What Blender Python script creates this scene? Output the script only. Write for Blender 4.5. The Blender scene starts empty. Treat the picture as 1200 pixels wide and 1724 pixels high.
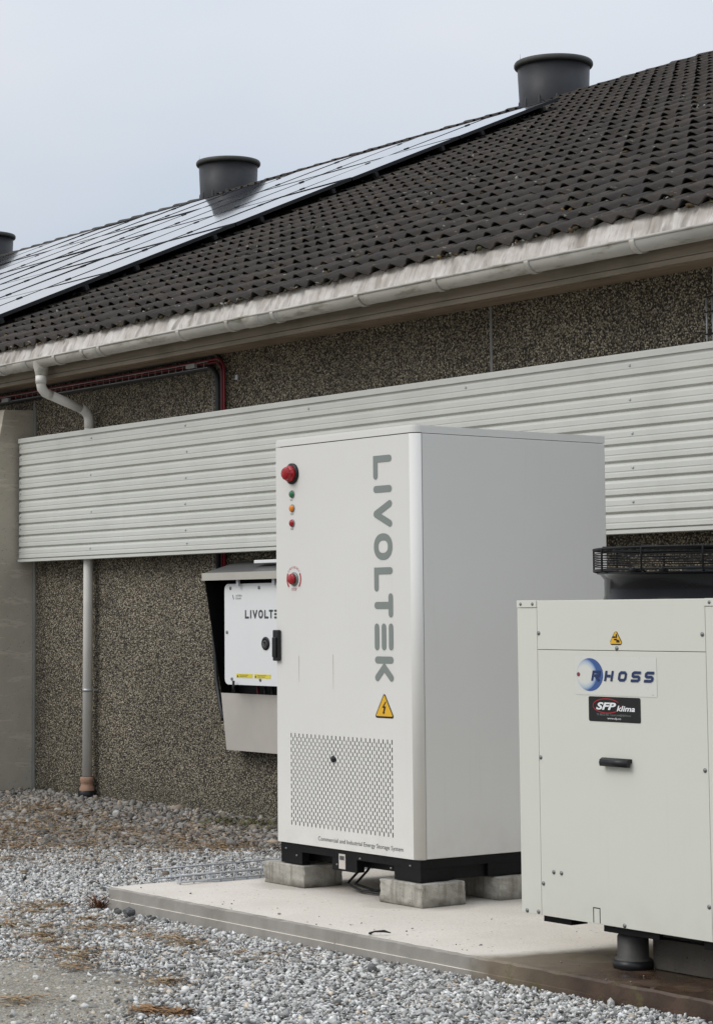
import bpy, bmesh, math, random
import numpy as np
from mathutils import Matrix, Vector
random.seed(7); rng = np.random.default_rng(11)
S = bpy.context.scene
COL = S.collection

# ------------------------------------------------------------------ camera
FPX, CXP, CYP = 3649.57, 387.38, 696.22           # focal length and optical centre in photo pixels (1200 x 1724)
YAW, PIT, ROL = math.radians(55.252), math.radians(5.3723), math.radians(-0.2123)
CAM = Vector((8.1396, -6.7378, 1.1644))
fw = Vector((-math.sin(YAW)*math.cos(PIT), math.cos(YAW)*math.cos(PIT), math.sin(PIT)))
rt = Vector((math.cos(YAW), math.sin(YAW), 0)); up = rt.cross(fw)
rt, up = math.cos(ROL)*rt + math.sin(ROL)*up, -math.sin(ROL)*rt + math.cos(ROL)*up
cd = bpy.data.cameras.new('camera'); cam = bpy.data.objects.new('camera', cd); COL.objects.link(cam)
cam.matrix_world = Matrix(((rt.x, up.x, -fw.x, CAM.x), (rt.y, up.y, -fw.y, CAM.y), (rt.z, up.z, -fw.z, CAM.z), (0, 0, 0, 1)))
cd.sensor_fit = 'VERTICAL'; cd.sensor_height = 36; cd.lens = FPX/1724*36
cd.shift_x = (600-CXP)/1724; cd.shift_y = -(862-CYP)/1724
cd.clip_start = .05; cd.clip_end = 1000
S.camera = cam

# ------------------------------------------------------------------ sky, sun, exposure
SUN_DIR = Vector((-.30, -1.0, .95)).normalized()     # towards the bright part of the cloud cover
w = bpy.data.worlds.new('World'); S.world = w; w.use_nodes = True
nt = w.node_tree; nt.nodes.clear()
N = nt.nodes.new; LK = nt.links.new
sky = N('ShaderNodeTexSky'); sky.sky_type = 'NISHITA'; sky.sun_disc = False
sky.sun_elevation = math.asin(SUN_DIR.z); sky.sun_rotation = math.atan2(SUN_DIR.x, SUN_DIR.y)
sky.air_density = 1.0; sky.dust_density = 3.0
tc = N('ShaderNodeTexCoord'); mp = N('ShaderNodeMapping'); mp.inputs['Scale'].default_value = (1, 1, 2.2)
no = N('ShaderNodeTexNoise'); no.inputs['Scale'].default_value = 2.2; no.inputs['Detail'].default_value = 4; no.inputs['Roughness'].default_value = .5
cr = N('ShaderNodeValToRGB')
cr.color_ramp.elements[0].position = .32; cr.color_ramp.elements[0].color = (.66, .755, .89, 1)
cr.color_ramp.elements[1].position = .68; cr.color_ramp.elements[1].color = (.90, .915, .945, 1)
sc = N('ShaderNodeVectorMath'); sc.operation = 'SCALE'; sc.inputs['Scale'].default_value = 9.2
# overcast luminance: brighter towards the zenith, as a closed cloud cover is
sx_ = N('ShaderNodeSeparateXYZ'); zc = N('ShaderNodeMath'); zc.operation = 'MAXIMUM'; zc.inputs[1].default_value = 0.
zm = N('ShaderNodeMath'); zm.operation = 'MULTIPLY_ADD'; zm.inputs[1].default_value = 9.5; zm.inputs[2].default_value = 6.9
mx = N('ShaderNodeMix'); mx.data_type = 'RGBA'; mx.inputs['Factor'].default_value = .93
bg = N('ShaderNodeBackground'); bg.inputs['Strength'].default_value = .10
out = N('ShaderNodeOutputWorld')
LK(tc.outputs['Generated'], mp.inputs['Vector']); LK(mp.outputs['Vector'], no.inputs['Vector']); LK(no.outputs['Fac'], cr.inputs['Fac'])
LK(cr.outputs['Color'], sc.inputs[0]); LK(tc.outputs['Generated'], sx_.inputs[0]); LK(sx_.outputs['Z'], zc.inputs[0]); LK(zc.outputs[0], zm.inputs[0]); LK(zm.outputs[0], sc.inputs['Scale']); LK(sky.outputs['Color'], mx.inputs['A']); LK(sc.outputs['Vector'], mx.inputs['B'])
LK(mx.outputs['Result'], bg.inputs['Color']); LK(bg.outputs['Background'], out.inputs['Surface'])
ld = bpy.data.lights.new('sun', 'SUN'); ld.energy = 1.25; ld.angle = math.radians(30); ld.color = (1, .965, .91)
sun = bpy.data.objects.new('sun', ld); COL.objects.link(sun)
sun.rotation_euler = (-SUN_DIR).to_track_quat('-Z', 'Y').to_euler(); sun.location = (0, -10, 20)
S.view_settings.view_transform = 'Standard'; S.view_settings.look = 'None'; S.view_settings.gamma = 1
S.view_settings.use_curve_mapping = False; S.view_settings.exposure = 0.0
S.render.resolution_x = 712; S.render.resolution_y = 1024

# ------------------------------------------------------------------ materials
def srgb(r, g, b):
    f = lambda c: (c/255/12.92) if c/255 <= .04045 else ((c/255+.055)/1.055)**2.4
    return (f(r), f(g), f(b))
class NM:
    def __init__(s, name):
        s.m = bpy.data.materials.new(name); s.m.use_nodes = True; s.t = s.m.node_tree
        s.b = s.t.nodes['Principled BSDF']
        s.tc = s.t.nodes.new('ShaderNodeTexCoord'); s.geo = s.t.nodes.new('ShaderNodeNewGeometry')
        s.P = s.geo.outputs['Position']
    def n(s, k, **kw):
        o = s.t.nodes.new(k)
        for a, v in kw.items():
            if a in o.inputs: s.put(o.inputs[a], v)
            else: setattr(o, a, v)
        return o
    def put(s, i, v):
        if isinstance(v, bpy.types.NodeSocket): s.t.links.new(v, i)
        else:
            if i.type == 'RGBA' and len(v) == 3: v = (*v, 1)
            i.default_value = v
    def set(s, **kw):
        for k, v in kw.items(): s.put(s.b.inputs[k.replace('_', ' ')], v)
        return s
    def map(s, scale=(1, 1, 1), loc=(0, 0, 0), src=None):
        o = s.n('ShaderNodeMapping', Scale=scale, Location=loc); s.put(o.inputs['Vector'], src or s.P); return o.outputs[0]
    def noise(s, scale, detail=4, rough=.55, vec=None):
        return s.n('ShaderNodeTexNoise', Scale=scale, Detail=detail, Roughness=rough, Vector=vec or s.P).outputs['Fac']
    def vor(s, scale, feature='F1', vec=None, outp='Distance', rnd=1):
        return s.n('ShaderNodeTexVoronoi', feature=feature, Scale=scale, Randomness=rnd, Vector=vec or s.P).outputs[outp]
    def ramp(s, fac, stops):
        o = s.n('ShaderNodeValToRGB'); e = o.color_ramp.elements
        while len(e) < len(stops): e.new(.5)
        for q, (p, c) in zip(e, stops):
            q.position = p; q.color = (*c, 1) if hasattr(c, '__len__') else (c, c, c, 1)
        s.put(o.inputs[0], fac); return o.outputs[0]
    def mix(s, f, a, b, mode='MIX'):
        o = s.n('ShaderNodeMix', data_type='RGBA', blend_type=mode)
        s.put(o.inputs['Factor'], f); s.put(o.inputs['A'], a); s.put(o.inputs['B'], b); return o.outputs['Result']
    def math(s, op, a, b=0., clamp=False):
        o = s.n('ShaderNodeMath', operation=op, use_clamp=clamp); s.put(o.inputs[0], a); s.put(o.inputs[1], b); return o.outputs[0]
    def xyz(s):
        o = s.n('ShaderNodeSeparateXYZ'); s.put(o.inputs[0], s.P); return o.outputs
    def rnd(s): return s.n('ShaderNodeObjectInfo').outputs['Random']
    def bump(s, h, strength=.3, dist=.01):
        o = s.n('ShaderNodeBump', Strength=strength, Distance=dist, Height=h); s.put(s.b.inputs['Normal'], o.outputs[0]); return s
def plain(name, c, rough=.5, metal=0., var=.08, scale=6., bump=0., bscale=60., spec=.5):
    q = NM(name); n = q.noise(scale, 5)
    q.set(Base_Color=q.ramp(n, [(.3, tuple(x*(1-var) for x in c)), (.7, tuple(min(1, x*(1+var)) for x in c))]),
          Roughness=q.math('ADD', q.math('MULTIPLY', q.noise(scale*3, 3), .16), rough-.08), Metallic=metal, Specular_IOR_Level=spec)
    if bump: q.bump(q.noise(bscale, 3), bump, .004)
    return q.m
M = {}
def mat_paint(name, c, z0):
    q = NM(name); X, Y, Z = q.xyz(); n = q.noise(1.3, 4); st = q.noise(1, 5, .6, q.map((30, 30, 1.2)))
    b = q.ramp(n, [(.3, tuple(x*.985 for x in c)), (.7, tuple(x*1.012 for x in c))])
    low = q.math('MULTIPLY', q.math('SUBTRACT', z0, Z), 3.2, True)
    b = q.mix(q.math('MULTIPLY', q.math('MULTIPLY', low, q.ramp(q.noise(9, 6, .65), [(.35, 0), (.75, 1)])), .35), b, (.40, .36, .30))
    b = q.mix(q.ramp(st, [(.60, 0), (.82, .10)]), b, (.42, .39, .34))
    q.set(Base_Color=b, Roughness=q.math('ADD', .50, q.math('MULTIPLY', n, .14)), Specular_IOR_Level=.22)
    q.bump(q.math('ADD', q.math('MULTIPLY', q.noise(1.6, 2), 1.), q.math('MULTIPLY', q.noise(520, 2), .006)), .5, .012); return q.m
M['cab_white'] = mat_paint('cabinet_paint', (.71, .695, .655), .22)
M['chill_white'] = mat_paint('chiller_paint', (.66, .655, .58), .12)
M['inv_white'] = plain('inverter_paint', (.78, .78, .77), .4, var=.01)
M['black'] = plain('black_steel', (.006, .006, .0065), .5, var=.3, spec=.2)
M['black_plastic'] = plain('black_plastic', (.012, .012, .013), .4, var=.2, spec=.35)
M['dark_gap'] = plain('dark_inside', (.008, .008, .008), .9)
M['grey_print'] = plain('grey_print', srgb(128, 135, 130), .5, var=.02)
M['dark_print'] = plain('dark_print', srgb(70, 74, 76), .5, var=.02)
M['white_print'] = plain('white_print', (.8, .8, .8), .5, var=.02)
M['navy_print'] = plain('navy_print', (.012, .03, .105), .45, var=.02)
M['red_print'] = plain('red_print', (.42, .02, .03), .45, var=.03)
M['plum_print'] = plain('plum_print', (.22, .03, .05), .45, var=.03)
M['label_black'] = plain('label_black', (.006, .006, .006), .4, var=.05)
M['sticker'] = plain('sticker_film', (.67, .665, .605), .3, var=.01)
M['yellow'] = plain('sign_yellow', (.75, .42, .02), .45, var=.03)
M['label_yellow'] = plain('label_yellow', (.75, .62, .04), .45, var=.05)
M['red_lens'] = plain('red_lens', (.33, .006, .012), .15, var=.25, scale=60)
M['green_lens'] = plain('green_lens', (.02, .16, .06), .2)
M['amber_lens'] = plain('amber_lens', (.7, .22, .01), .2)
M['chrome'] = plain('screw_steel', (.22, .22, .215), .4, .6)
M['galv'] = plain('galvanised', (.50, .51, .52), .42, .4, var=.15, scale=12)
M['stainless'] = plain('stainless', (.62, .575, .52), .42, .25, var=.06, scale=3)
M['hood_steel'] = plain('hood_steel', (.50, .475, .41), .4, .25, var=.06)
M['cable_black'] = plain('cable_black', (.015, .015, .016), .5)
M['cable_red'] = plain('cable_red', (.17, .006, .012), .4)
M['clay'] = plain('clay_socket', (.36, .21, .14), .7, var=.2, scale=25)
M['solar_frame'] = plain('solar_frame', (.012, .012, .013), .4, .3)
M['solar_clamp'] = plain('solar_clamp', (.02, .02, .02), .4, .3)

def mat_gutter():
    q = NM('gutter_plastic'); n = q.noise(3, 5); st = q.noise(1, 5, .6, q.map((2, 2, 9)))
    c = q.ramp(n, [(.3, (.42, .395, .345)), (.7, (.53, .505, .45))])
    moss = q.ramp(q.noise(1, 6, .68, q.map((3.5, 14, 14))), [(.50, 0), (.66, .75)])
    q.set(Base_Color=q.mix(moss, c, (.14, .13, .075)), Roughness=.5); return q.m
M['gutter'] = mat_gutter()
M['pipe'] = plain('pipe_plastic', (.70, .675, .62), .42, var=.06, scale=4)
def mat_wood(name, a, b):
    q = NM(name); n = q.noise(1, 8, .65, q.map((1.2, 30, 30))); n2 = q.noise(2.3, 4)
    c = q.ramp(n, [(.3, a), (.7, b)])
    c = q.mix(q.ramp(n2, [(.5, 0), (.75, .6)]), c, (.07, .07, .035))
    q.set(Base_Color=c, Roughness=.8).bump(n, .3, .004); return q.m
M['wood'] = mat_wood('soffit_wood', (.20, .14, .09), (.38, .285, .20))
M['fascia'] = mat_wood('fascia_wood', (.16, .13, .092), (.28, .235, .18))
def mat_flash():
    q = NM('eave_flashing'); n = q.noise(7, 6, .6); v = q.noise(1, 5, .6, q.map((16, 3, 2)))
    c = q.ramp(n, [(.28, (.42, .375, .33)), (.5, (.57, .525, .48)), (.72, (.70, .665, .625))])
    c = q.mix(q.ramp(v, [(.46, 0), (.70, .8)]), c, (.25, .215, .175)); c = q.mix(q.ramp(q.noise(1, 6, .7, q.map((40, 8, 5))), [(.55, 0), (.68, .6)]), c, (.20, .175, .14))
    q.set(Base_Color=c, Roughness=.6).bump(q.noise(25, 4), .25, .01); return q.m
M['flashing'] = mat_flash()
def mat_clad():
    q = NM('cladding_steel'); n = q.noise(2, 5); s = q.noise(1, 4, .6, q.map((6, 6, .8)))
    c = q.ramp(n, [(.3, (.58, .58, .53)), (.7, (.64, .64, .59))])
    c = q.mix(q.ramp(s, [(.55, 0), (.8, .22)]), c, (.46, .45, .40))
    q.bump(q.noise(1, 3, .5, q.map((2.2, 1, 5))), .35, .02)
    q.set(Base_Color=c, Roughness=.45); return q.m
M['clad'] = mat_clad()
def mat_pebble():
    q = NM('exposed_aggregate')
    d1 = q.n('ShaderNodeTexVoronoi', feature='F1', Scale=84, Vector=q.P)
    d2 = q.n('ShaderNodeTexVoronoi', feature='F1', Scale=38, Vector=q.P)
    tone = q.n('ShaderNodeSeparateColor'); q.put(tone.inputs[0], d1.outputs['Color'])
    c = q.ramp(tone.outputs[0], [(0, (.12, .097, .064)), (.45, (.27, .229, .158)), (.8, (.42, .363, .262)), (1, (.62, .55, .425))])
    c = q.mix(q.ramp(q.math('ADD', d1.outputs['Distance'], 0), [(.42, 0), (.64, 1)]), c, (.034, .028, .021))
    big = q.ramp(q.noise(1.1, 5, .6), [(.35, .78), (.65, 1.08)])
    c = q.mix(1., c, big, 'MULTIPLY')
    Z_ = q.xyz()[2]; damp = q.math('MULTIPLY', q.math('SUBTRACT', q.math('MULTIPLY', q.noise(2.2, 5), .55), q.math('ADD', Z_, .33)), 3., True)
    c = q.mix(q.math('MULTIPLY', damp, .5), c, (.075, .07, .045))
    stk_ = q.ramp(q.noise(1, 5, .6, q.map((5, 5, .35))), [(.52, 0), (.72, .35)]); c = q.mix(stk_, c, (.13, .115, .09))
    q.set(Base_Color=c, Roughness=.85).bump(q.math('SUBTRACT', 1., q.math('ADD', d1.outputs['Distance'], q.math('MULTIPLY', d2.outputs['Distance'], .5))), 1., .012); return q.m
M['pebble'] = mat_pebble()
def mat_conc(name, a, b, stain=.5, streak=False, pores=True):
    q = NM(name); n = q.noise(5, 7, .6); f = q.noise(120, 4)
    c = q.ramp(n, [(.28, a), (.72, b)])
    c = q.mix(.25, c, q.ramp(f, [(.3, tuple(x*.6 for x in a)), (.7, b)]))
    if streak:
        z = q.noise(1, 5, .65, q.map((2, 2, 11))); c = q.mix(q.ramp(z, [(.55, 0), (.60, .32), (.65, 0)]), c, tuple(min(1, x*1.5) for x in b))
    if pores:
        p = q.vor(26); c = q.mix(q.ramp(p, [(.08, .7), (.14, 0)]), c, tuple(x*.35 for x in a))
    q.set(Base_Color=c, Roughness=.85).bump(q.math('ADD', q.math('MULTIPLY', n, .6), q.math('MULTIPLY', f, .3)), .3, .006); return q.m
M['buttress'] = mat_conc('buttress_concrete', (.44, .395, .315), (.54, .49, .405), streak=True)
M['buttress_front'] = mat_conc('buttress_front_concrete', (.46, .44, .40), (.56, .54, .50), pores=False)
M['joint'] = plain('panel_joint', (.24, .235, .215), .8)
def mat_block():
    q = NM('block_concrete'); n = q.noise(9, 6, .6); f = q.noise(140, 3)
    c = q.ramp(n, [(.3, (.28, .262, .225)), (.7, (.47, .445, .39))])
    z = q.xyz()[2]
    damp = q.math('ADD', q.math('MULTIPLY', z, -22), q.math('ADD', q.math('MULTIPLY', q.noise(12, 4), 2.2), -5.1), True)
    c = q.mix(q.math('MULTIPLY', damp, .85), c, (.085, .072, .055))
    drip = q.ramp(q.noise(1, 4, .6, q.map((24, 24, 3))), [(.50, 0), (.62, .65)]); c = q.mix(drip, c, (.17, .152, .122))
    p = q.vor(60); c = q.mix(q.ramp(p, [(.1, .6), (.18, 0)]), c, (.1, .09, .075))
    q.set(Base_Color=c, Roughness=.85).bump(q.math('ADD', n, f), .35, .006); return q.m
M['block'] = mat_block()
def mat_pad():
    q = NM('pad_concrete'); X, Y, Z = q.xyz()
    n = q.noise(3, 7, .6); f = q.noise(90, 4); st = q.noise(1, 6, .6, q.map((4, 14, 14)))
    c = q.ramp(n, [(.3, (.58, .532, .462)), (.7, (.72, .668, .59))])
    c = q.mix(.22, c, q.ramp(f, [(.3, (.40, .35, .30)), (.65, (.76, .70, .63))]))
    pits = q.vor(15); c = q.mix(q.math('MULTIPLY', q.ramp(q.noise(130, 3), [(.56, 0), (.66, .55)]), q.ramp(q.noise(6, 3), [(.4, .2), (.6, 1)])), c, (.30, .26, .22)); c = q.mix(q.ramp(pits, [(.06, .85), (.11, 0)]), c, (.15, .13, .11))
    grime = q.ramp(q.noise(1.4, 6, .62), [(.50, 0), (.72, .40)]); c = q.mix(grime, c, (.40, .365, .31))
    for bx, by in ((-.13, .12), (-1.10, .12), (-.11, .64)):      # water marks run out from under the blocks
        dd = q.math('SQRT', q.math('ADD', q.math('POWER', q.math('SUBTRACT', X, bx), 2.), q.math('POWER', q.math('SUBTRACT', Y, by), 2.)))
        mk = q.math('MULTIPLY', q.math('SUBTRACT', q.math('ADD', .20, q.math('MULTIPLY', q.noise(5, 5), .22)), dd), 9., True); c = q.mix(q.math('MULTIPLY', mk, .45), c, (.27, .24, .20))
    # side faces: greyer formwork face
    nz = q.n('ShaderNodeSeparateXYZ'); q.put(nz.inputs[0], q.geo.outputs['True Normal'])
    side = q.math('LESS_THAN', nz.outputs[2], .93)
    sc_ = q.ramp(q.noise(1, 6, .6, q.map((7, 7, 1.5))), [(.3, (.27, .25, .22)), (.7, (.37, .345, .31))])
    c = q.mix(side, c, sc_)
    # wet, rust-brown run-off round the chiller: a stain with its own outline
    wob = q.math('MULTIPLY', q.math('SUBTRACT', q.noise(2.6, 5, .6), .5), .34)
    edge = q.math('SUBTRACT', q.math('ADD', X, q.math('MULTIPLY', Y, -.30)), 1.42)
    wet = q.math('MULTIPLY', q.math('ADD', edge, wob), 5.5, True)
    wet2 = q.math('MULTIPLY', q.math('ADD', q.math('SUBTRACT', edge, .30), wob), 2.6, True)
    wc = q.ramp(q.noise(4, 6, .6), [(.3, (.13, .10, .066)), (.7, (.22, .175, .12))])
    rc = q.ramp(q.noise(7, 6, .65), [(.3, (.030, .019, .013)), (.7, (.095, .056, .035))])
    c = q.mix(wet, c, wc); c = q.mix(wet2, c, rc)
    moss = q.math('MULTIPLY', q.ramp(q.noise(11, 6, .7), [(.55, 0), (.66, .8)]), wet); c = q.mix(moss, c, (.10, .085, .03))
    pud = q.math('MULTIPLY', q.ramp(q.noise(3.2, 3), [(.40, 0), (.5, 1)]), q.math('MULTIPLY', wet2, q.math('SUBTRACT', 1., side)))
    q.set(Base_Color=c, Roughness=q.math('SUBTRACT', q.math('SUBTRACT', .85, q.math('MULTIPLY', wet, .25)), q.math('MULTIPLY', pud, .5)))
    q.bump(q.math('MULTIPLY', q.math('ADD', q.math('MULTIPLY', f, .5), n), q.math('SUBTRACT', 1., q.math('MULTIPLY', pud, .9))), .35, .006); return q.m
M['pad'] = mat_pad()
def mat_tile():
    q = NM('roof_tile_concrete'); n = q.noise(9, 6, .6); f = q.noise(160, 3); r = q.rnd()
    c = q.ramp(n, [(.28, (.018, .0145, .0115)), (.72, (.048, .039, .032))])
    c = q.mix(1., c, q.ramp(r, [(0, (.70, .70, .70)), (1, (1.25, 1.2, 1.16))]), 'MULTIPLY')
    lich = q.ramp(q.noise(22, 3, .5), [(.655, 0), (.69, .85)])
    lc = q.ramp(q.noise(3.3, 2), [(.36, (.05, .045, .02)), (.5, (.115, .075, .025)), (.62, (.26, .25, .22))])
    c = q.mix(lich, c, lc)
    q.set(Base_Color=c, Roughness=.82).bump(q.math('ADD', f, n), .35, .006); return q.m
M['tile'] = mat_tile()
M['vent'] = plain('vent_plastic', (.026, .0265, .029), .5, var=.25, scale=3, spec=.35)
M['vent_rim'] = plain('vent_rim', (.042, .043, .036), .6, var=.2, scale=6)
def mat_glass():
    q = NM('solar_glass')
    X, Y, Z = q.xyz()
    q.set(Base_Color=(.012, .014, .02), Roughness=q.math('ADD', q.math('MULTIPLY', q.noise(2, 4), .05), .05), IOR=1.55, Specular_IOR_Level=.75, Coat_Weight=.6, Coat_Roughness=.04)
    return q.m
M['solar'] = mat_glass()
def mat_ground():
    q = NM('ground_gravel'); X, Y, Z = q.xyz()
    v = q.n('ShaderNodeTexVoronoi', feature='F1', Scale=75, Vector=q.P); t = q.n('ShaderNodeSeparateColor'); q.put(t.inputs[0], v.outputs['Color'])
    stone = q.ramp(t.outputs[0], [(0, (.07, .067, .064)), (.5, (.18, .178, .172)), (1, (.36, .355, .345))])
    stone = q.mix(q.ramp(v.outputs['Distance'], [(.4, 0), (.65, 1)]), stone, (.03, .028, .026))
    v2 = q.n('ShaderNodeTexVoronoi', feature='F1', Scale=150, Vector=q.P); t2 = q.n('ShaderNodeSeparateColor'); q.put(t2.inputs[0], v2.outputs['Color'])
    dirt = q.ramp(q.noise(4, 6, .65), [(.3, (.20, .175, .13)), (.55, (.29, .255, .195)), (.75, (.37, .33, .25))])
    dirt = q.mix(.55, dirt, q.ramp(t2.outputs[0], [(0, (.09, .08, .066)), (.5, (.25, .23, .19)), (1, (.50, .47, .40))]))
    # the drive: compacted dirt south of a soft line
    e = q.math('ADD', Y, q.math('MULTIPLY', q.math('MAXIMUM', q.math('SUBTRACT', X, .5), 0.), .45))
    k = q.math('MULTIPLY', q.math('SUBTRACT', q.math('ADD', -1.68, q.math('MULTIPLY', q.math('SUBTRACT', q.noise(1.7, 5), .5), .9)), e), 3.2, True)
    q.set(Base_Color=q.mix(k, stone, dirt), Roughness=.9).bump(q.math('SUBTRACT', 1., v.outputs['Distance']), .8, .012); return q.m
M['ground'] = mat_ground()
def mat_attr(name, rough=.85, grain=.35):
    q = NM(name); a = q.n('ShaderNodeAttribute', attribute_name='tone'); f = q.noise(110, 4)
    q.set(Base_Color=q.mix(grain, a.outputs['Color'], q.mix(1., a.outputs['Color'], q.ramp(f, [(.3, .45), (.7, 1.5)]), 'MULTIPLY')), Roughness=rough); return q.m
M['stone'] = mat_attr('gravel_stone'); M['straw'] = mat_attr('dry_straw', .8, .1)

# ------------------------------------------------------------------ mesh helpers
def tag(o, label=None, cat=None, group=None, kind=None):
    if label: o['label'] = label
    if cat: o['category'] = cat
    if group: o['group'] = group
    if kind: o['kind'] = kind
    return o
def thing(name, loc, label, cat, group=None):
    o = bpy.data.objects.new(name, None); COL.objects.link(o); o.location = loc; o.empty_display_size = .1
    return tag(o, label, cat, group)
def origin(o):
    v = Vector((0, 0, 0))
    while o is not None: v = v + o.location; o = o.parent
    return v
class MB:
    """collects shapes in world coordinates; build() links them as one mesh object"""
    def __init__(s): s.v = []; s.f = []; s.sm = []
    def add(s, vs, fs, smooth=False):
        k = len(s.v); s.v += [tuple(p) for p in vs]; s.f += [tuple(i+k for i in f) for f in fs]; s.sm += [smooth]*len(fs); return s
    def box(s, x0, x1, y0, y1, z0, z1, bevel=0.):
        if bevel <= 0:
            return s.add([(x, y, z) for z in (z0, z1) for y in (y0, y1) for x in (x0, x1)],
                  [(0, 2, 3, 1), (4, 5, 7, 6), (0, 1, 5, 4), (2, 6, 7, 3), (0, 4, 6, 2), (1, 3, 7, 5)])
        bm = bmesh.new(); bmesh.ops.create_cube(bm, size=1)
        for v in bm.verts: v.co = Vector(((x0+x1)/2+v.co.x*(x1-x0), (y0+y1)/2+v.co.y*(y1-y0), (z0+z1)/2+v.co.z*(z1-z0)))
        bmesh.ops.bevel(bm, geom=bm.edges[:], offset=bevel, segments=2, profile=.5, affect='EDGES')
        bm.verts.index_update(); s.add([v.co for v in bm.verts], [[v.index for v in f.verts] for f in bm.faces]); bm.free(); return s
    def prism(s, poly, a, b, axis='y', smooth=False, caps=True):
        """poly: 2D points, extruded from a to b along axis ('y': poly=(x,z); 'x': poly=(y,z); 'z': poly=(x,y))"""
        mk = {'y': lambda p, t: (p[0], t, p[1]), 'x': lambda p, t: (t, p[0], p[1]), 'z': lambda p, t: (p[0], p[1], t)}[axis]
        n = len(poly); vs = [mk(p, a) for p in poly]+[mk(p, b) for p in poly]
        s.add(vs, [(i, (i+1) % n, n+(i+1) % n, n+i) for i in range(n)], smooth)
        if caps: s.add(vs, [tuple(range(n-1, -1, -1)), tuple(range(n, 2*n))])
        return s
    def tube(s, pts, r, seg=8, caps=True, smooth=True):
        pts = [Vector(p) for p in pts]; rr = r if hasattr(r, '__len__') else [r]*len(pts); vs = []; fs = []; pu = None
        for i, p in enumerate(pts):
            d = (pts[min(i+1, len(pts)-1)]-pts[max(i-1, 0)]).normalized()
            if pu is None: pu = d.orthogonal().normalized()
            u = (pu-d*pu.dot(d)).normalized(); pu = u; q = d.cross(u)
            for k in range(seg):
                a = 2*math.pi*k/seg; vs.append(p+(u*math.cos(a)+q*math.sin(a))*rr[i])
        for i in range(len(pts)-1):
            for k in range(seg): fs.append((i*seg+k, i*seg+(k+1) % seg, (i+1)*seg+(k+1) % seg, (i+1)*seg+k))
        s.add(vs, fs, smooth)
        if caps: s.add(vs[:seg]+vs[-seg:], [tuple(range(seg-1, -1, -1)), tuple(range(seg, 2*seg))])
        return s
    def lathe(s, prof, c, axis='z', seg=32, smooth=True, a0=0., a1=2*math.pi):
        """prof: (radius, height) pairs"""
        full = abs(a1-a0-2*math.pi) < 1e-6; m = seg if full else seg+1; vs = []; fs = []
        for r, h in prof:
            for k in range(m):
                a = a0+(a1-a0)*k/seg; x, y = r*math.cos(a), r*math.sin(a)
                vs.append({'z': (c[0]+x, c[1]+y, c[2]+h), 'y': (c[0]+x, c[1]-h, c[2]+y), 'x': (c[0]+h, c[1]+x, c[2]+y)}[axis])
        for i in range(len(prof)-1):
            for k in range(seg):
                k2 = (k+1) % m if full else k+1
                fs.append((i*m+k, i*m+k2, (i+1)*m+k2, (i+1)*m+k))
        return s.add(vs, fs, smooth)
    def build(s, name, mat, parent=None, bev=0., loc=None):
        me = bpy.data.meshes.new(name); o0 = origin(parent) if parent else Vector(loc or (0, 0, 0))
        me.from_pydata([(x-o0.x, y-o0.y, z-o0.z) for x, y, z in s.v], [], s.f)
        me.polygons.foreach_set('use_smooth', s.sm); me.materials.append(M[mat] if isinstance(mat, str) else mat)
        bm = bmesh.new(); bm.from_mesh(me); bmesh.ops.remove_doubles(bm, verts=bm.verts, dist=1e-5); bmesh.ops.recalc_face_normals(bm, faces=bm.faces); bm.to_mesh(me); bm.free()
        o = bpy.data.objects.new(name, me); COL.objects.link(o)
        if parent: o.parent = parent
        else: o.location = o0
        return o
def inst(src, parent, dloc):
    o = bpy.data.objects.new(src.name.split('.')[0], src.data); COL.objects.link(o); o.parent = parent; o.location = dloc; return o
def flat(poly2, y, mapf):      # polygon in (u,v) -> vertices on a face
    return [mapf(u, v, y) for u, v in poly2]
def stroke(pts, wd, cap='round', closed=False, n=6):
    """outline faces of a stroked 2D polyline: list of quads/polys without overlaps"""
    P = [Vector(p) for p in pts]; m = len(P); L = []; Rr = []
    for i in range(m):
        if closed: a, b = P[(i-1) % m], P[(i+1) % m]; d0 = (P[i]-a).normalized(); d1 = (b-P[i]).normalized()
        else:
            d0 = (P[i]-P[i-1]).normalized() if i else (P[1]-P[0]).normalized(); d1 = (P[i+1]-P[i]).normalized() if i < m-1 else d0
        t = (d0+d1).normalized(); nn = Vector((-t.y, t.x)); k = wd/2/max(.3, nn.dot(Vector((-d0.y, d0.x))))
        L.append(P[i]+nn*k); Rr.append(P[i]-nn*k)
    polys = []
    for i in range(m if closed else m-1):
        j = (i+1) % m; polys.append([L[i], Rr[i], Rr[j], L[j]])
    if not closed and cap == 'round':
        for e, (q, d) in ((0, (P[0], (P[0]-P[1]).normalized())), (1, (P[-1], (P[-1]-P[-2]).normalized()))):
            a0 = math.atan2(d.y, d.x)
            polys.append([q+Vector((math.cos(a0+t), math.sin(a0+t)))*wd/2 for t in [math.pi*(k/n-.5) for k in range(n+1)]])
    return polys
def ell(cx, cy, rx, ry, n=28, p=2.): 
    o = []
    for k in range(n):
        a = 2*math.pi*k/n; c, s_ = math.cos(a), math.sin(a)
        o.append((cx+rx*math.copysign(abs(c)**(2/p), c), cy+ry*math.copysign(abs(s_)**(2/p), s_)))
    return o
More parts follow.
